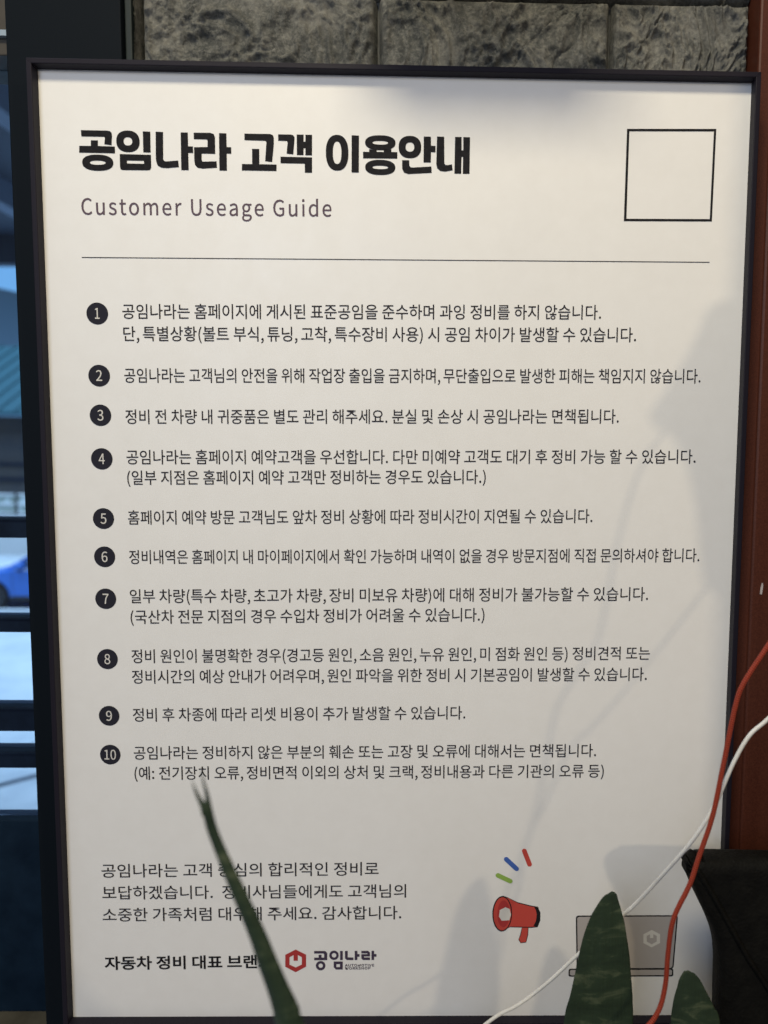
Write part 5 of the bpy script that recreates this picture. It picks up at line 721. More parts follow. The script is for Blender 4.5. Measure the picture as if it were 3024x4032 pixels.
GLYPH = {}
def glyph(c, w):
    """one character: (advance, points, triangles) at type size 1"""
    if (c, w) not in GLYPH:
        adv, raw = GLYPH_DATA[(ord(c), w)]
        loops = [[Vector((v[i] / 1000, v[i + 1] / 1000, 0)) for i in range(0, len(v), 2)] for v in raw]
        area = lambda lp: sum(a.x * b.y - b.x * a.y for a, b in zip(lp, lp[1:] + lp[:1])) / 2
        def inside(p, lp):
            r = False
            for a, b in zip(lp, lp[1:] + lp[:1]):
                if (a.y > p.y) != (b.y > p.y) and p.x < (b.x - a.x) * (p.y - a.y) / (b.y - a.y) + a.x: r = not r
            return r
        outer = [lp for lp in loops if area(lp) > 0]; holes = [lp for lp in loops if area(lp) <= 0]
        V, F = [], []
        for lp in outer:
            grp = [lp] + [h for h in holes if inside(sum(h, Vector()) / len(h), lp)]
            F += [tuple(i + len(V) for i in t) for t in tessellate_polygon(grp)]
            V += [(p.x, p.y) for q in grp for p in q]
        GLYPH[(c, w)] = (adv / 1000, V, F)
    return GLYPH[(c, w)]

def text_line(name, body, u0, u1, vb0, vb1, em, mat, w=0, stem=.077, space=.224, track=0.0, d=.3, parent=notice):
    """em: type size in mm; the ink runs from u0 to u1; vb: foot of the letters at both ends"""
    V, F, x, prev = [], [], 0.0, ''
    for c in body:
        if c == ' ':
            x += (.15 if prev == ',' else space) + track; prev = c; continue
        adv, gv, gf = glyph(c, w)
        F += [tuple(i + len(V) for i in t) for t in gf]
        V += [(q + x, y) for q, y in gv]
        x += adv + track; prev = c
    a = min(v[0] for v in V); b = max(v[0] for v in V)
    P = []
    for q, y in V:
        s = (q - a) / (b - a)
        P.append(up(u0 + s * (u1 - u0), vb0 + s * (vb1 - vb0) - (y + stem) * em, d))
    return obj(name, mesh(name, P, F), mat, parent)

title = printed('printed_title', [[p] for p in TITLE_POLYS] + [list(MIEUM)] + [[sell(cx, cy, rx, ry), sell(cx, cy, ix, iy)] for cx, cy, rx, ry, ix, iy in TITLE_RINGS], .3, M['ink_black'])
text_line('printed_subtitle', *SUBTITLE, 17.6, M['ink_plum'], stem=0.0, track=.09)
for l in BODY_LINES: text_line('printed_line', *l, 13.35, M['ink_grey'])
for l in CLOSING_LINES: text_line('printed_line', *l, 13.9, M['ink_grey'])
text_line('printed_line', *BRAND_LINE, 13.7, M['ink_black'], 1)
for l in LOGO_LINES: text_line('printed_line', *l, 3.1, M['ink_logo'], 2, 0.0, track=.10)
(rx0, ry0), (rx1, ry1) = (30.26, 147.31), (550.61, 143.63)
printed('printed_rule', [[[(rx0, ry0 - .32), (rx1, ry1 - .32), (rx1, ry1 + .32), (rx0, ry0 + .32)]]], .3, M['ink_grey'])
for i, (cx, cy, r) in enumerate(BADGES):
    b = printed('number_badge', [[ell(cx, cy, r, r, 48)]], .25, M['ink_navy'])
    s = str(i + 1)
    w = (3.9 if i == 0 else 5.0) if i < 9 else 10.0
    text_line('numeral', s, cx - w / 2, cx + w / 2, cy + 4.3, cy + 4.3, 11.8, M['ink_pale'], stem=0.0, d=.45, parent=b)
q = [(478.43, 37.87), (552.19, 36.66), (551.37, 110.55), (477.82, 111.42)]
ins = [(480.4, 39.7), (550.3, 38.6), (549.5, 108.7), (479.9, 109.5)]
printed('printed_square', [[q, ins]], .3, M['ink_black'])
printed('printed_emblem', [HEX], .3, M['ink_red'])
printed('printed_wordmark', [[p] for p in LOGO_POLYS] + [list(LOGO_MIEUM)] + [[ell(cx, cy, rx, ry), ell(cx, cy, ix, iy)] for cx, cy, rx, ry, ix, iy in LOGO_RINGS], .3, M['ink_logo'])
# coloured dashes
def dash(a, b, w, mat):
    a, b = Vector((*a, 0)), Vector((*b, 0)); t = (b - a).normalized(); n = Vector((-t.y, t.x, 0)); pts = []
    for i in range(9):
        g = math.pi * i / 8 + math.pi / 2
        pts.append(a + (t * math.cos(g) + n * math.sin(g)) * w)
    for i in range(9):
        g = math.pi * i / 8 - math.pi / 2
        pts.append(b + (t * math.cos(g) + n * math.sin(g)) * w)
    printed('printed_dash', [[[(p.x, p.y) for p in pts]]], .3, mat)
dash((404.0, 656.8), (408.9, 669.3), 2.1, M['ink_bright_red'])
dash((388.0, 664.5), (397.4, 673.5), 2.1, M['ink_blue'])
dash((380.8, 679.6), (391.9, 685.0), 2.1, M['ink_green'])
# drawn megaphone
def grow(pts, g):
    cx = sum(p[0] for p in pts) / len(pts); cy = sum(p[1] for p in pts) / len(pts)
    return [(p[0] + (p[0] - cx) / math.hypot(p[0] - cx, p[1] - cy) * g, p[1] + (p[1] - cy) / math.hypot(p[0] - cx, p[1] - cy) * g) for p in pts]
bell = MEGA['bell'] + [[392.9, 711.0], [390.9, 703.6]]
mp_ = printed('printed_megaphone', [[grow(MEGA['cone'], .7)], ], .25, M['ink_black'])
printed('megaphone_handle_outline', [[grow(MEGA['handle'], .7)]], .2, M['ink_black'], mp_)
printed('megaphone_handle', [[MEGA['handle']]], .24, M['ink_bright_red'], mp_)
printed('megaphone_cone', [[grow(MEGA['cone'], -.35)]], .31, M['ink_bright_red'], mp_)
printed('megaphone_cap', [[MEGA['cap']]], .35, M['ink_black'], mp_)
printed('megaphone_bell', [[sell(385.1, 715.6, 8.9, 16.7, 40, 1.0)]], .37, M['ink_black'], mp_)
printed('megaphone_rim', [[sell(385.2, 715.6, 7.9, 15.6, 40, 1.0)]], .41, M['ink_bright_red'], mp_)
printed('megaphone_mouth', [[sell(386.3, 715.6, 5.6, 12.6, 40, 1.0)]], .44, M['ink_red'], mp_)
printed('megaphone_horn', [[MEGA['hole']]], .47, M['ink_pale'], mp_)
# drawn laptop
def rrect(p, r, n=6):
    out = []
    for i in range(4):
        a, b, c = Vector(p[i - 1]), Vector(p[i]), Vector(p[(i + 1) % 4])
        d0, d1 = (a - b).normalized() * r, (c - b).normalized() * r
        for k in range(n + 1):
            t = k / n
            out.append(tuple((b + d0) * (1 - t) ** 2 + b * 2 * t * (1 - t) + (b + d1) * t ** 2))
    return out
lp = printed('printed_laptop', [[rrect([(451.4, 717.4), (543.9, 717.1), (541.5, 768.2), (453.3, 768.3)], 3)]], .2, M['ink_black'])
printed('laptop_lid', [[rrect([(452.7, 718.6), (542.6, 718.3), (540.3, 767.4), (454.5, 767.5)], 2.4)]], .24, M['ink_laptop'], lp)
printed('laptop_base_outline', [[rrect([(446.0, 767.9), (541.3, 767.8), (541.5, 775.4), (446.1, 775.5)], 2)]], .28, M['ink_black'], lp)
printed('laptop_base', [[rrect([(447.2, 769.1), (540.1, 769.0), (540.3, 774.2), (447.3, 774.3)], 1.6)]], .32, M['ink_laptop'], lp)
printed('laptop_emblem', [[[(520.4, 731.04), (528.17, 735.11), (528.42, 743.49), (520.88, 747.62), (513.27, 743.53), (513.04, 735.16)],
        [(516.14, 736.75), (518.99, 735.14), (519.09, 738.7), (522.15, 738.69), (522.05, 735.13), (525.16, 736.72), (525.31, 742.07), (520.8, 744.76), (516.29, 742.1)]]], .28, M['ink_pale'], lp)

# ------------------------------------------------------------------ unseen object added above the notice to cast its top shadow
pl = empty('picture_lamp', (.05, .04, 1.7), 'unlit black picture lamp on the wall just above the notice', 'lamp')
obj('arm', tube('arm', catmull([(.05, .05, 1.745), (.05, .0, 1.755), (.05, -.06, 1.745), (.05, -.10, 1.715)], 8), .005, 12), M['pillar'], pl)
obj('wall_plate', box('wall_plate', .02, .08, .028, .05, 1.72, 1.775, .003), M['pillar'], pl)
obj('shade', extrude_poly('shade', [(-.135, 1.70), (-.13, 1.728), (-.105, 1.742), (-.078, 1.735), (-.068, 1.71), (-.072, 1.70)], 'x', -.035, .135, .004, 2, True), M['pillar'], pl)
# ------------------------------------------------------------------ cords
M['chair'] = material('chair', (.005, .0048, .0042), .65, .12)
noise_color(M['chair'], (.003, .0029, .0025), (.0065, .0062, .005), 90)
noise_bump(M['chair'], 420, .6, .0015)
M['chair_plastic'] = material('chair_plastic', (.012, .012, .012), .45)
m = M['red_cord'] = material('red_cord', (.42, .05, .02), .6, .3)
uvn = node(m, 'ShaderNodeTexCoord'); sep = node(m, 'ShaderNodeSeparateXYZ'); link(m, uvn, 'UV', sep, 'Vector')
def mth(m, op, a, b=None):
    n = node(m, 'ShaderNodeMath', operation=op)
    for i, v in enumerate((a, b)):
        if v is None: continue
        if isinstance(v, (int, float)): n.inputs[i].default_value = v
        else: m.node_tree.links.new(v, n.inputs[i])
    return n.outputs[0]
ua = mth(m, 'MULTIPLY', sep.outputs[0], 2 * math.pi * 4); va = mth(m, 'MULTIPLY', sep.outputs[1], 2 * math.pi * 330)
br = mth(m, 'MULTIPLY', mth(m, 'SINE', mth(m, 'ADD', ua, va)), mth(m, 'SINE', mth(m, 'SUBTRACT', ua, va)))
br = mth(m, 'ADD', mth(m, 'MULTIPLY', br, .5), .5)
cr = node(m, 'ShaderNodeValToRGB'); cr.color_ramp.elements[0].color = (.09, .009, .006, 1); cr.color_ramp.elements[1].color = (.42, .052, .018, 1)
m.node_tree.links.new(br, cr.inputs[0]); link(m, cr, 'Color', bsdf(m), 'Base Color')
bp = node(m, 'ShaderNodeBump', Strength=.8, Distance=.0004); m.node_tree.links.new(br, bp.inputs['Height']); link(m, bp, 'Normal', bsdf(m), 'Normal')
M['white_cord'] = material('white_cord', (.74, .72, .68), .42, .5)
noise_color(M['white_cord'], (.62, .60, .55), (.70, .68, .63), 80)

RED = [(.372, -.165, 1.43), (.3421, -.155, 1.388), (.307, -.15, 1.3406), (.290, -.15, 1.2853), (.2806, -.15, 1.2293), (.2735, -.15, 1.196), (.2601, -.15, 1.1731), (.2458, -.15, 1.1492), (.2402, -.15, 1.1332), (.2339, -.15, 1.0946), (.2275, -.15, 1.0555),
       (.2191, -.15, 1.0258), (.2134, -.15, 1.0058), (.203, -.15, .9807), (.2, -.15, .9554), (.1988, -.15, .9316), (.1935, -.152, .9135), (.1805, -.155, .9005), (.14, -.165, .878), (.09, -.19, .80), (.06, -.22, .68), (.045, -.25, .565), (.02, -.27, .507), (-.08, -.28, .5035)]
tag(obj('red_cord', tube('red_cord', catmull(RED, 10), .0017, 20), M['red_cord']), 'red braided cord hanging across the lower right corner of the notice', 'cord')
WHITE = [(.42, -.165, 1.33), (.3734, -.15, 1.2601), (.3413, -.145, 1.2165), (.3125, -.1445, 1.1783), (.282, -.144, 1.14), (.2646, -.144, 1.1204), (.2527, -.144, 1.109), (.2423, -.144, 1.0893), (.2307, -.144, 1.0597), (.2181, -.142, 1.0349), (.2031, -.13, 1.0046), (.1857, -.11, .9663), (.1641, -.10, .938), (.1437, -.098, .9162), (.1228, -.098, .8955), (.1017, -.098, .8786), (.0769, -.098, .8628), (.03, -.105, .82), (-.04, -.15, .76), (-.09, -.16, .62), (-.13, -.18, .52), (-.2, -.19, .503)]
tag(obj('white_cord', tube('white_cord', catmull(WHITE, 10), .00138, 18), M['white_cord']), 'smooth white cable running diagonally behind the red cord', 'cord')
bag = empty('hanging_bag', (.42, -.16, 1.29), 'dark fabric bag hanging beyond the right edge, cords leaving its pocket', 'bag')  # unseen; outline drawn to cast the grey blob beside the cord shadows
obj('bag_body', extrude_poly('bag_body', [(.382, 1.475), (.3743, 1.4526), (.3557, 1.4169), (.3385, 1.3925), (.343, 1.3808), (.3572, 1.3756), (.369, 1.3558), (.3777, 1.323), (.386, 1.262), (.402, 1.245), (.435, 1.245), (.443, 1.27), (.443, 1.44), (.43, 1.475)], 'y', -.20, -.13, .006, 2, True), M['chair'], bag)
obj('strap', tube('strap', catmull([(.39, -.165, 1.472), (.398, -.11, 1.58), (.408, -.02, 1.655), (.418, -.11, 1.58), (.428, -.165, 1.472)], 8), .006, 10), M['chair'], bag)
obj('hook', tube('hook', catmull([(.408, .027, 1.66), (.408, -.01, 1.648), (.408, -.03, 1.65), (.408, -.035, 1.668)], 6), .004, 10), material('hook_metal', (.3, .3, .3), .3, .5, .8), door)

# ------------------------------------------------------------------ shelf and snake plant
shelf = empty('wall_shelf', (0, -.2, .47), 'wooden shelf under the notice that carries the plant pot', 'shelf')
M['shelf'] = material('shelf', (.22, .14, .08), .5)
noise_color(M['shelf'], (.17, .10, .055), (.27, .18, .11), 14)
obj('shelf_board', box('shelf_board', -.32, .19, -.42, .055, .476, .5, .003), M['shelf'], shelf)
for x in (-.26, .13):
    obj('bracket', extrude_poly('bracket', [(.05, .4755), (-.35, .4755), (.05, .30)], 'x', x, x + .02), M['board'], shelf)

m = M['leaf'] = material('leaf', (.03, .06, .02), .5, .3)
tc = node(m, 'ShaderNodeTexCoord'); mp = node(m, 'ShaderNodeMapping'); mp.inputs['Scale'].default_value = (38, 38, 105)
nz = node(m, 'ShaderNodeTexNoise', Scale=1.0, Detail=5.0, Roughness=.62, Distortion=.5)
cr = node(m, 'ShaderNodeValToRGB')
cr.color_ramp.elements[0].position = .36; cr.color_ramp.elements[0].color = (.014, .025, .013, 1)
cr.color_ramp.elements[1].position = .70; cr.color_ramp.elements[1].color = (.072, .088, .048, 1)
e = cr.color_ramp.elements.new(.55); e.color = (.021, .036, .018, 1)
link(m, tc, 'Object', mp, 'Vector'); link(m, mp, 'Vector', nz, 'Vector'); link(m, nz, 'Fac', cr, 'Fac'); link(m, cr, 'Color', bsdf(m), 'Base Color')
nb = node(m, 'ShaderNodeTexNoise', Scale=1.0, Detail=4.0); bp = node(m, 'ShaderNodeBump', Strength=.5, Distance=.0015)
mb = node(m, 'ShaderNodeMapping'); mb.inputs['Scale'].default_value = (330, 330, 22)      # fine ribs along the blade
link(m, tc, 'Object', mb, 'Vector'); link(m, mb, 'Vector', nb, 'Vector'); link(m, nb, 'Fac', bp, 'Height'); link(m, bp, 'Normal', bsdf(m), 'Normal')
M['leaf_tip'] = material('leaf_tip', (.16, .19, .09), .5)
noise_color(M['leaf_tip'], (.08, .12, .05), (.24, .24, .14), 180)

def leaf_verts(rows, face, flat, cup, seg=14, n=7):
    """solid strap leaf through sections (x, y, z, width), base first; flat = thickness / width, cup = channel depth"""
    path = catmull([Vector(r[:3]) for r in rows], n)
    wid = [p.x for p in catmull([Vector((r[3], 0, 0)) for r in rows], n)]
    V, F = [], []
    ring_n = seg * 2; m_ = len(path)
    for i, p in enumerate(path):
        tan = (path[min(i + 1, m_ - 1)] - path[max(i - 1, 0)]).normalized()
        f = Vector(face); f = (f - tan * f.dot(tan)).normalized()
        s = tan.cross(f).normalized()
        w = max(wid[i], .0003) / 2; th = max(min(w * flat, .0075), .0002)
        for k in range(ring_n):
            a = 2 * math.pi * k / ring_n
            x = math.cos(a); y = math.sin(a)
            V.append(p + s * (x * w) + f * (y * th * (.35 + .65 * (1 - abs(x)) ** .5) + cup * x * x * w))
    for i in range(m_ - 1):
        for k in range(ring_n):
            k2 = (k + 1) % ring_n
            F.append((i * ring_n + k, i * ring_n + k2, (i + 1) * ring_n + k2, (i + 1) * ring_n + k))
    F.append(tuple(range(ring_n))[::-1]); F.append(tuple((m_ - 1) * ring_n + k for k in range(ring_n)))
    return V, F

plant = empty('snake_plant', (.13, -.17, .5), 'snake plant with three mottled dark green leaves in front of the notice', 'plant')
def make_leaf(pieces, label):
    V, F = [], []
    for args in pieces:
        v, f = leaf_verts(*args)
        F += [tuple(a + len(V) for a in q) for q in f]; V += v
    o = obj('leaf', mesh('leaf', V, F, True), M['leaf'], plant)
    o['label'] = label
    return o
def at(rows, y): return [(x, y, z, w) for x, z, w in rows]
MID = [(.1572, .8843, .0518), (.1589, .9076, .0464), (.1596, .9221, .0421), (.1602, .9366, .0381), (.1607, .951, .0328), (.1619, .9653, .0255), (.1633, .9752, .0174), (.1642, .9795, .0132), (.1652, .9831, .0086), (.1653, .9849, .0048), (.1652, .9859, .0008)]
make_leaf([([(.140, -.175, .61, .030), (.145, -.16, .71, .048), (.153, -.135, .81, .056)] + at(MID, -.125), (.05, -1, .05), .22, .14)], 'tall broad upright leaf with a blunt pointed tip')
RIGHT = [(.2304, .8801, .0381), (.2289, .889, .0336), (.227, .9008, .0265), (.2259, .9096, .0198), (.2249, .9155, .0149), (.2244, .9199, .0086), (.2245, .9211, .0047), (.2246, .9218, .0008)]
make_leaf([([(.158, -.160, .61, .028), (.190, -.145, .71, .046), (.2225, -.125, .815, .048), (.2285, -.121, .856, .0440)] + at(RIGHT, -.12), (.0, -1, .05), .22, .10)], 'short broad leaf at the lower right, blotched pale near its tip')
LEFT = [(-.0210, 1.0466, .0119), (-.0224, 1.0528, .0116), (-.0263, 1.064, .0097), (-.0303, 1.0751, .0089), (-.034, 1.0862, .0078), (-.0383, 1.0972, .0070), (-.0428, 1.1081, .0063), (-.0472, 1.119, .0056), (-.0513, 1.1298, .0049), (-.0537, 1.1373, .0047), (-.0554, 1.1459, .0042), (-.0558, 1.1475, .0030)]
PR = [(-.0542, 1.142, .0028), (-.0545, 1.1459, .0026), (-.0552, 1.1512, .0017), (-.0564, 1.1565, .0010), (-.0571, 1.1620, .0003)]
PL = [(-.0556, 1.142, .0030), (-.0564, 1.1454, .0027), (-.0577, 1.1486, .0021), (-.0592, 1.1518, .0014), (-.0609, 1.1570, .0003)]
make_leaf([([(.108, -.195, .61, .026), (.088, -.225, .72, .022), (.036, -.288, .89, .0175), (-.0078, -.326, 1.006, .0140)] + at(LEFT, -.33), (0, -1, 0), .7, 0.0),
           (at(PR, -.330), (0, -1, 0), .8, 0.0, 6), (at(PL, -.331), (0, -1, 0), .8, 0.0, 6)], 'narrow leaf seen edge on with a split tip')
obj('pot', lathe('pot', [(.055, .502), (.06, .502), (.078, .60), (.08, .605), (.084, .605), (.084, .625), (.076, .625), (.073, .612)], (.135, -.172, 0)), material('pot', (.35, .33, .30), .5), plant)
obj('soil', lathe('soil', [(.001, .615), (.04, .616), (.0735, .611), (.0735, .600), (.001, .6)], (.135, -.172, 0)), material('soil', (.03, .02, .014), .9), plant)

# ------------------------------------------------------------------ black chair at lower right
chair = empty('chair', (.44, -.3, 0), 'black padded chair whose backrest corner stands before the notice', 'chair')
half = [(.2352, .974), (.2362, .980), (.2405, .9838), (.252, .985), (.31, .9838), (.45, .984)]
low = [(.2395, .962), (.2565, .928), (.2618, .912), (.2635, .895), (.264, .86), (.265, .80), (.27, .70), (.278, .63), (.29, .608), (.31, .60)]
ring_ = half + [(.9 - x, z) for x, z in half[-2::-1]] + [(.9 - x, z) for x, z in low] + [(x, z) for x, z in low[::-1]]
back = obj('backrest', extrude_poly('backrest', ring_[::-1], 'y', -.082, -.056, .0085, 4, True), M['chair'], chair)
obj('piping', tube('piping', catmull([(.2415, -.0818, .978), (.256, -.0822, .955), (.283, -.0822, .908), (.308, -.0822, .868), (.322, -.0822, .82), (.33, -.0818, .72), (.335, -.0815, .64)], 10), .0022, 10), M['chair'], back)
obj('piping', tube('piping', catmull([(.6585, -.0818, .978), (.644, -.0822, .955), (.617, -.0822, .908), (.592, -.0822, .868), (.578, -.0822, .82), (.57, -.0818, .72), (.565, -.0815, .64)], 10), .0022, 10), M['chair'], back)
obj('seat', box('seat', .26, .64, -.52, -.09, .42, .48, .022, 4, True), M['chair'], chair)
obj('back_bracket', box('back_bracket', .43, .47, -.07, -.04, .44, .66, .004), M['chair_plastic'], chair)
obj('column', lathe('column', [(.03, .07), (.03, .25), (.022, .25), (.022, .43)], (.45, -.32, 0)), M['chair_plastic'], chair)
for i in range(5):
    a = 2 * math.pi * i / 5 + .3
    d = Vector((math.cos(a), math.sin(a), 0))
    p0 = Vector((.45, -.32, .09)); 
    obj('leg', tube('leg', [p0, p0 + d * .12 + Vector((0, 0, -.005)), p0 + d * .235 + Vector((0, 0, -.03))], lambda t: .02 - .006 * t, 10), M['chair_plastic'], chair)
    q = p0 + d * .235
    obj('caster', lathe('caster', [(.008, -.014), (.026, -.012), (.028, 0), (.026, .012), (.008, .014)], (q.x, q.y, .028), 16, 'y'), M['chair_plastic'], chair)

# ------------------------------------------------------------------ outdoors, seen through the window
GZ = -2.0
M['concrete'] = material('concrete', (.50, .53, .55), .75)
noise_color(M['concrete'], (.38, .42, .45), (.58, .61, .63), 1.3, 8, .25, .7)
tag(obj('ground', mesh('ground', [(-400, 1.2, GZ), (400, 1.2, GZ), (400, 800, GZ), (-400, 800, GZ)], [(0, 1, 2, 3)]), M['concrete']), kind='structure')
M['joint'] = material('joint', (.02, .035, .06), .8)
def strip(p, w):
    V, F = [], []
    for i, (x, y) in enumerate(p):
        t = Vector(p[min(i + 1, len(p) - 1)]) - Vector(p[max(i - 1, 0)]); n = Vector((-t.y, t.x)).normalized() * w / 2
        V += [(x + n.x, y + n.y, GZ + .004), (x - n.x, y - n.y, GZ + .004)]
        if i: F.append((2 * i - 2, 2 * i - 1, 2 * i + 1, 2 * i))
    return mesh('paving_joint', V, F)
tag(obj('paving_joint', strip([(-6.2, 5.2), (-4.52, 6.86), (-3.9, 7.5)], .10), M['joint']), kind='structure')
tag(obj('paving_crack', strip([(-5.45, 7.2), (-5.2, 7.5), (-5.12, 7.62), (-4.95, 7.75), (-4.85, 8.0), (-4.7, 8.12)], .025), M['joint']), kind='structure')
M['kerb'] = material('kerb', (.62, .64, .64), .7)
tag(obj('kerb', box('kerb', -40, 10, 15.35, 15.5, GZ, GZ + .12, .01), M['kerb']), kind='structure')

M['sky'] = emission('sky', (.26, .55, .95), 1.0)
tag(obj('sky', mesh('sky', [(-900, 700, -60), (300, 700, -60), (300, 700, 620), (-900, 700, 620)], [(0, 1, 2, 3)]), M['sky']), kind='structure')
M['hill'] = material('hill', (.17, .30, .42), .9)  # haze of the distance is painted into this pale blue
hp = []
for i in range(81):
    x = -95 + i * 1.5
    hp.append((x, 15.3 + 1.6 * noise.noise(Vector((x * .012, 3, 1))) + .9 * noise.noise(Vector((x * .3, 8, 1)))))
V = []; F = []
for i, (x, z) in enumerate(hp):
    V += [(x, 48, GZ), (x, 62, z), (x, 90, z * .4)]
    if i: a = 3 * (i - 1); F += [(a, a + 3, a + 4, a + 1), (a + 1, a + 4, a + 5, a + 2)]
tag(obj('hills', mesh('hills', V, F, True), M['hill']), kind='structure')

# building across the yard
M['cladding'] = material('cladding', (.035, .034, .036), .7); noise_color(M['cladding'], (.022, .026, .034), (.05, .044, .04), 1.2)
M['pale_wall'] = material('pale_wall', (.55, .56, .56), .8)
M['teal'] = material('teal', (.03, .085, .105), .7, .1)
M['white_paint'] = material('white_paint', (.8, .8, .8), .5)
M['pane'] = material('pane', (.42, .48, .46), .3); noise_color(M['pane'], (.16, .20, .15), (.6, .66, .66), 3.2, 5, .35, .6)
bld = empty('workshop_building', (-18, 26, GZ), 'dark clad building with teal metal roof across the yard', 'building')
obj('wall', box('wall', -34, -4, 26.15, 36, GZ, 2.85), M['cladding'], bld)
obj('base_wall', box('base_wall', -34, -4, 26.0, 26.14, GZ, -.62), M['pale_wall'], bld)
for z in (1.15, .62):
    obj('cladding_trim', box('cladding_trim', -34, -4, 26.05, 26.148, z, z + .09), M['window_metal'], bld)
rf = obj('roof', extrude_poly('roof', [(25.4, 2.86), (25.4, 2.98), (31, 6.0), (31, 5.88)], 'x', -34.5, -3.5), M['teal'], bld)
for i in range(52):
    x = -34.2 + i * .6
    obj('roof_rib', extrude_poly('roof_rib', [(25.4, 2.982), (25.4, 3.05), (31, 6.07), (31, 6.002)], 'x', x, x + .07), M['teal'], rf)
for i in range(27):
    x = -33.4 + i * .72
    w = obj('window', box('window', x, x + .60, 26.11, 26.148, -.56, .15), M['pane'], bld)
    for z in (-.56, -.23, .10):
        obj('window_bar', box('window_bar', x, x + .60, 26.06, 26.109, z, z + .055), M['white_paint'], w)

# canopy outside the window
M['canopy'] = material('canopy', (.03, .05, .085), .7); noise_color(M['canopy'], (.022, .04, .07), (.04, .066, .11), .8)
M['canopy_beam'] = material('canopy_beam', (.12, .17, .25), .6)
can = empty('canopy', (-3.5, 4.5, GZ), 'dark blue canopy on slanting beams outside the window', 'canopy')
obj('canopy_deck', box('canopy_deck', -9, -.6, 2.2, 6.3, 3.3, 3.36), M['canopy'], can)
for i in range(9):
    x = -8.4 + i * .85
    obj('beam', extrude_poly('beam', [(x, 3.12), (x + .12, 3.12), (x + .12, 3.298), (x, 3.298)], 'y', 2.2, 6.25), M['canopy_beam'], can)
obj('front_beam', box('front_beam', -9, -.6, 6.3, 6.42, 3.05, 3.4), M['canopy'], can)
for x in (-8.9, -.8):
    obj('post', box('post', x, x + .14, 6.1, 6.24, GZ, 3.05), M['canopy'], can)

# blue car parked beyond the kerb, nose to the left
M['car_paint'] = material('car_paint', (.03, .16, .60), .25, .6)
M['car_glass'] = material('car_glass', (.12, .18, .24), .08, 1.0)
M['tyre'] = material('tyre', (.015, .015, .017), .8)
M['rim'] = material('rim', (.45, .47, .5), .3, .5, .8)
M['chrome'] = material('chrome', (.8, .82, .85), .2, .5, .6)
M['car_trim'] = material('car_trim', (.02, .022, .026), .6)
M['lamp_lens'] = material('lamp_lens', (.7, .75, .8), .1, .7)
CX0, CY0 = -11.1, 15.85                     # front bumper, near side
car = empty('parked_car', (CX0 + 2.2, CY0 + .88, GZ), 'blue sedan parked across the yard, seen through the window', 'car')
def cp(pts): return [(CX0 + x, GZ + z) for x, z in pts]
prof = [(.05, .30), (.0, .48), (.04, .66), (.22, .74), (.75, .84), (1.25, .90), (1.7, .93), (3.55, .97), (4.25, .95), (4.42, .88), (4.46, .55), (4.40, .30)]
arch = lambda cx: [(cx + .37 * math.cos(a), .31 + .37 * math.sin(a)) for a in [math.pi * k / 10 for k in range(11)]]
prof2 = prof + [(x, z) for x, z in [(3.95, .26)] ] 
outline = prof + [(3.93, .24)] + [p for p in arch(3.55) if p[1] > .24] + [(3.17, .24), (1.36, .24)] + [p for p in arch(.98) if p[1] > .24] + [(.60, .24)]
obj('body', extrude_poly('body', cp(outline), 'y', CY0, CY0 + 1.76, .035, 2), M['car_paint'], car)
cab = [(1.32, .90), (1.62, 1.12), (2.02, 1.38), (2.35, 1.45), (2.95, 1.44), (3.4, 1.32), (3.95, .965)]
obj('cabin_glass', extrude_poly('cabin_glass', cp(cab + [(3.6, .93), (1.7, .88)]), 'y', CY0 + .12, CY0 + 1.64, .03, 2), M['car_glass'], car)
obj('roof', extrude_poly('roof', cp([(1.95, 1.36), (2.35, 1.462), (2.95, 1.452), (3.45, 1.325), (3.43, 1.30), (2.95, 1.42), (2.35, 1.43), (1.98, 1.34)]), 'y', CY0 + .105, CY0 + 1.655, .008, 2), M['car_paint'], car)
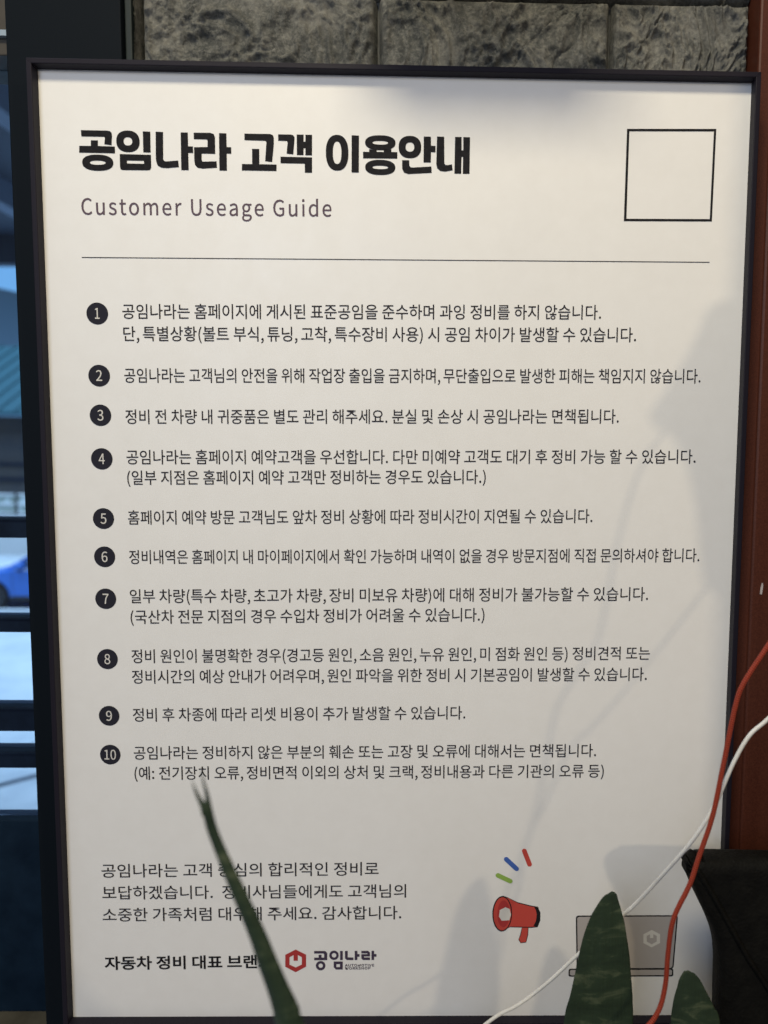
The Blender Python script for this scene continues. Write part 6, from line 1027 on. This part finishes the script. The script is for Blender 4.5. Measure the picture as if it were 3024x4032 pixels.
for ya, yb in ((.095, .125), (1.635, 1.665)):
    obj('pillar', extrude_poly('pillar', cp([(1.22, .90), (1.98, 1.375), (2.06, 1.375), (1.36, .90)]), 'y', CY0 + ya, CY0 + yb, .006), M['car_paint'], car)
    obj('pillar', extrude_poly('pillar', cp([(2.62, .95), (2.68, 1.45), (2.76, 1.45), (2.74, .95)]), 'y', CY0 + ya, CY0 + yb, .006), M['car_trim'], car)
    obj('pillar', extrude_poly('pillar', cp([(3.62, .96), (3.36, 1.34), (3.46, 1.32), (4.0, .96)]), 'y', CY0 + ya, CY0 + yb, .006), M['car_paint'], car)
obj('belt_trim', box('belt_trim', CX0 + 1.5, CX0 + 3.7, CY0 - .006, CY0 + .02, GZ + .905, GZ + .935, .004), M['chrome'], car)
for ya in (-.16, 1.74):
    mr = obj('mirror', box('mirror', CX0 + 1.52, CX0 + 1.72, CY0 + ya, CY0 + ya + .18, GZ + .94, GZ + 1.08, .04, 3, True), M['car_paint'], car)
    obj('mirror_foot', box('mirror_foot', CX0 + 1.58, CX0 + 1.66, CY0 + ya + .05, CY0 + ya + .13, GZ + .89, GZ + .945), M['car_trim'], mr)
for x in (.98, 3.55):
    for y in (.02, 1.54):
        tw = obj('wheel', lathe('wheel', [(.18, 0), (.29, .005), (.315, .04), (.315, .16), (.29, .195), (.18, .2)], (CX0 + x, CY0 + y, GZ + .315), 28, 'y'), M['tyre'], car)
        obj('rim', lathe('rim', [(.03, -.004), (.19, .012), (.205, -.006), (.205, .19), (.03, .19)], (CX0 + x, CY0 + y, GZ + .315), 24, 'y'), M['rim'], tw)
obj('headlight', box('headlight', CX0 + .03, CX0 + .35, CY0 - .005, CY0 + .35, GZ + .60, GZ + .70, .03, 3, True), M['lamp_lens'], car)
obj('headlight', box('headlight', CX0 + .03, CX0 + .35, CY0 + 1.41, CY0 + 1.765, GZ + .60, GZ + .70, .03, 3, True), M['lamp_lens'], car)
dr = obj('door_seam', box('door_seam', CX0 + 1.42, CX0 + 1.432, CY0 - .002, CY0 + .01, GZ + .36, GZ + .90), M['car_trim'], car)
obj('door_handle', box('door_handle', CX0 + 2.35, CX0 + 2.55, CY0 - .03, CY0 + .01, GZ + .80, GZ + .83, .008), M['chrome'], car)
obj('sill_trim', box('sill_trim', CX0 + 1.38, CX0 + 3.15, CY0 - .004, CY0 + .02, GZ + .24, GZ + .33), M['car_trim'], car)
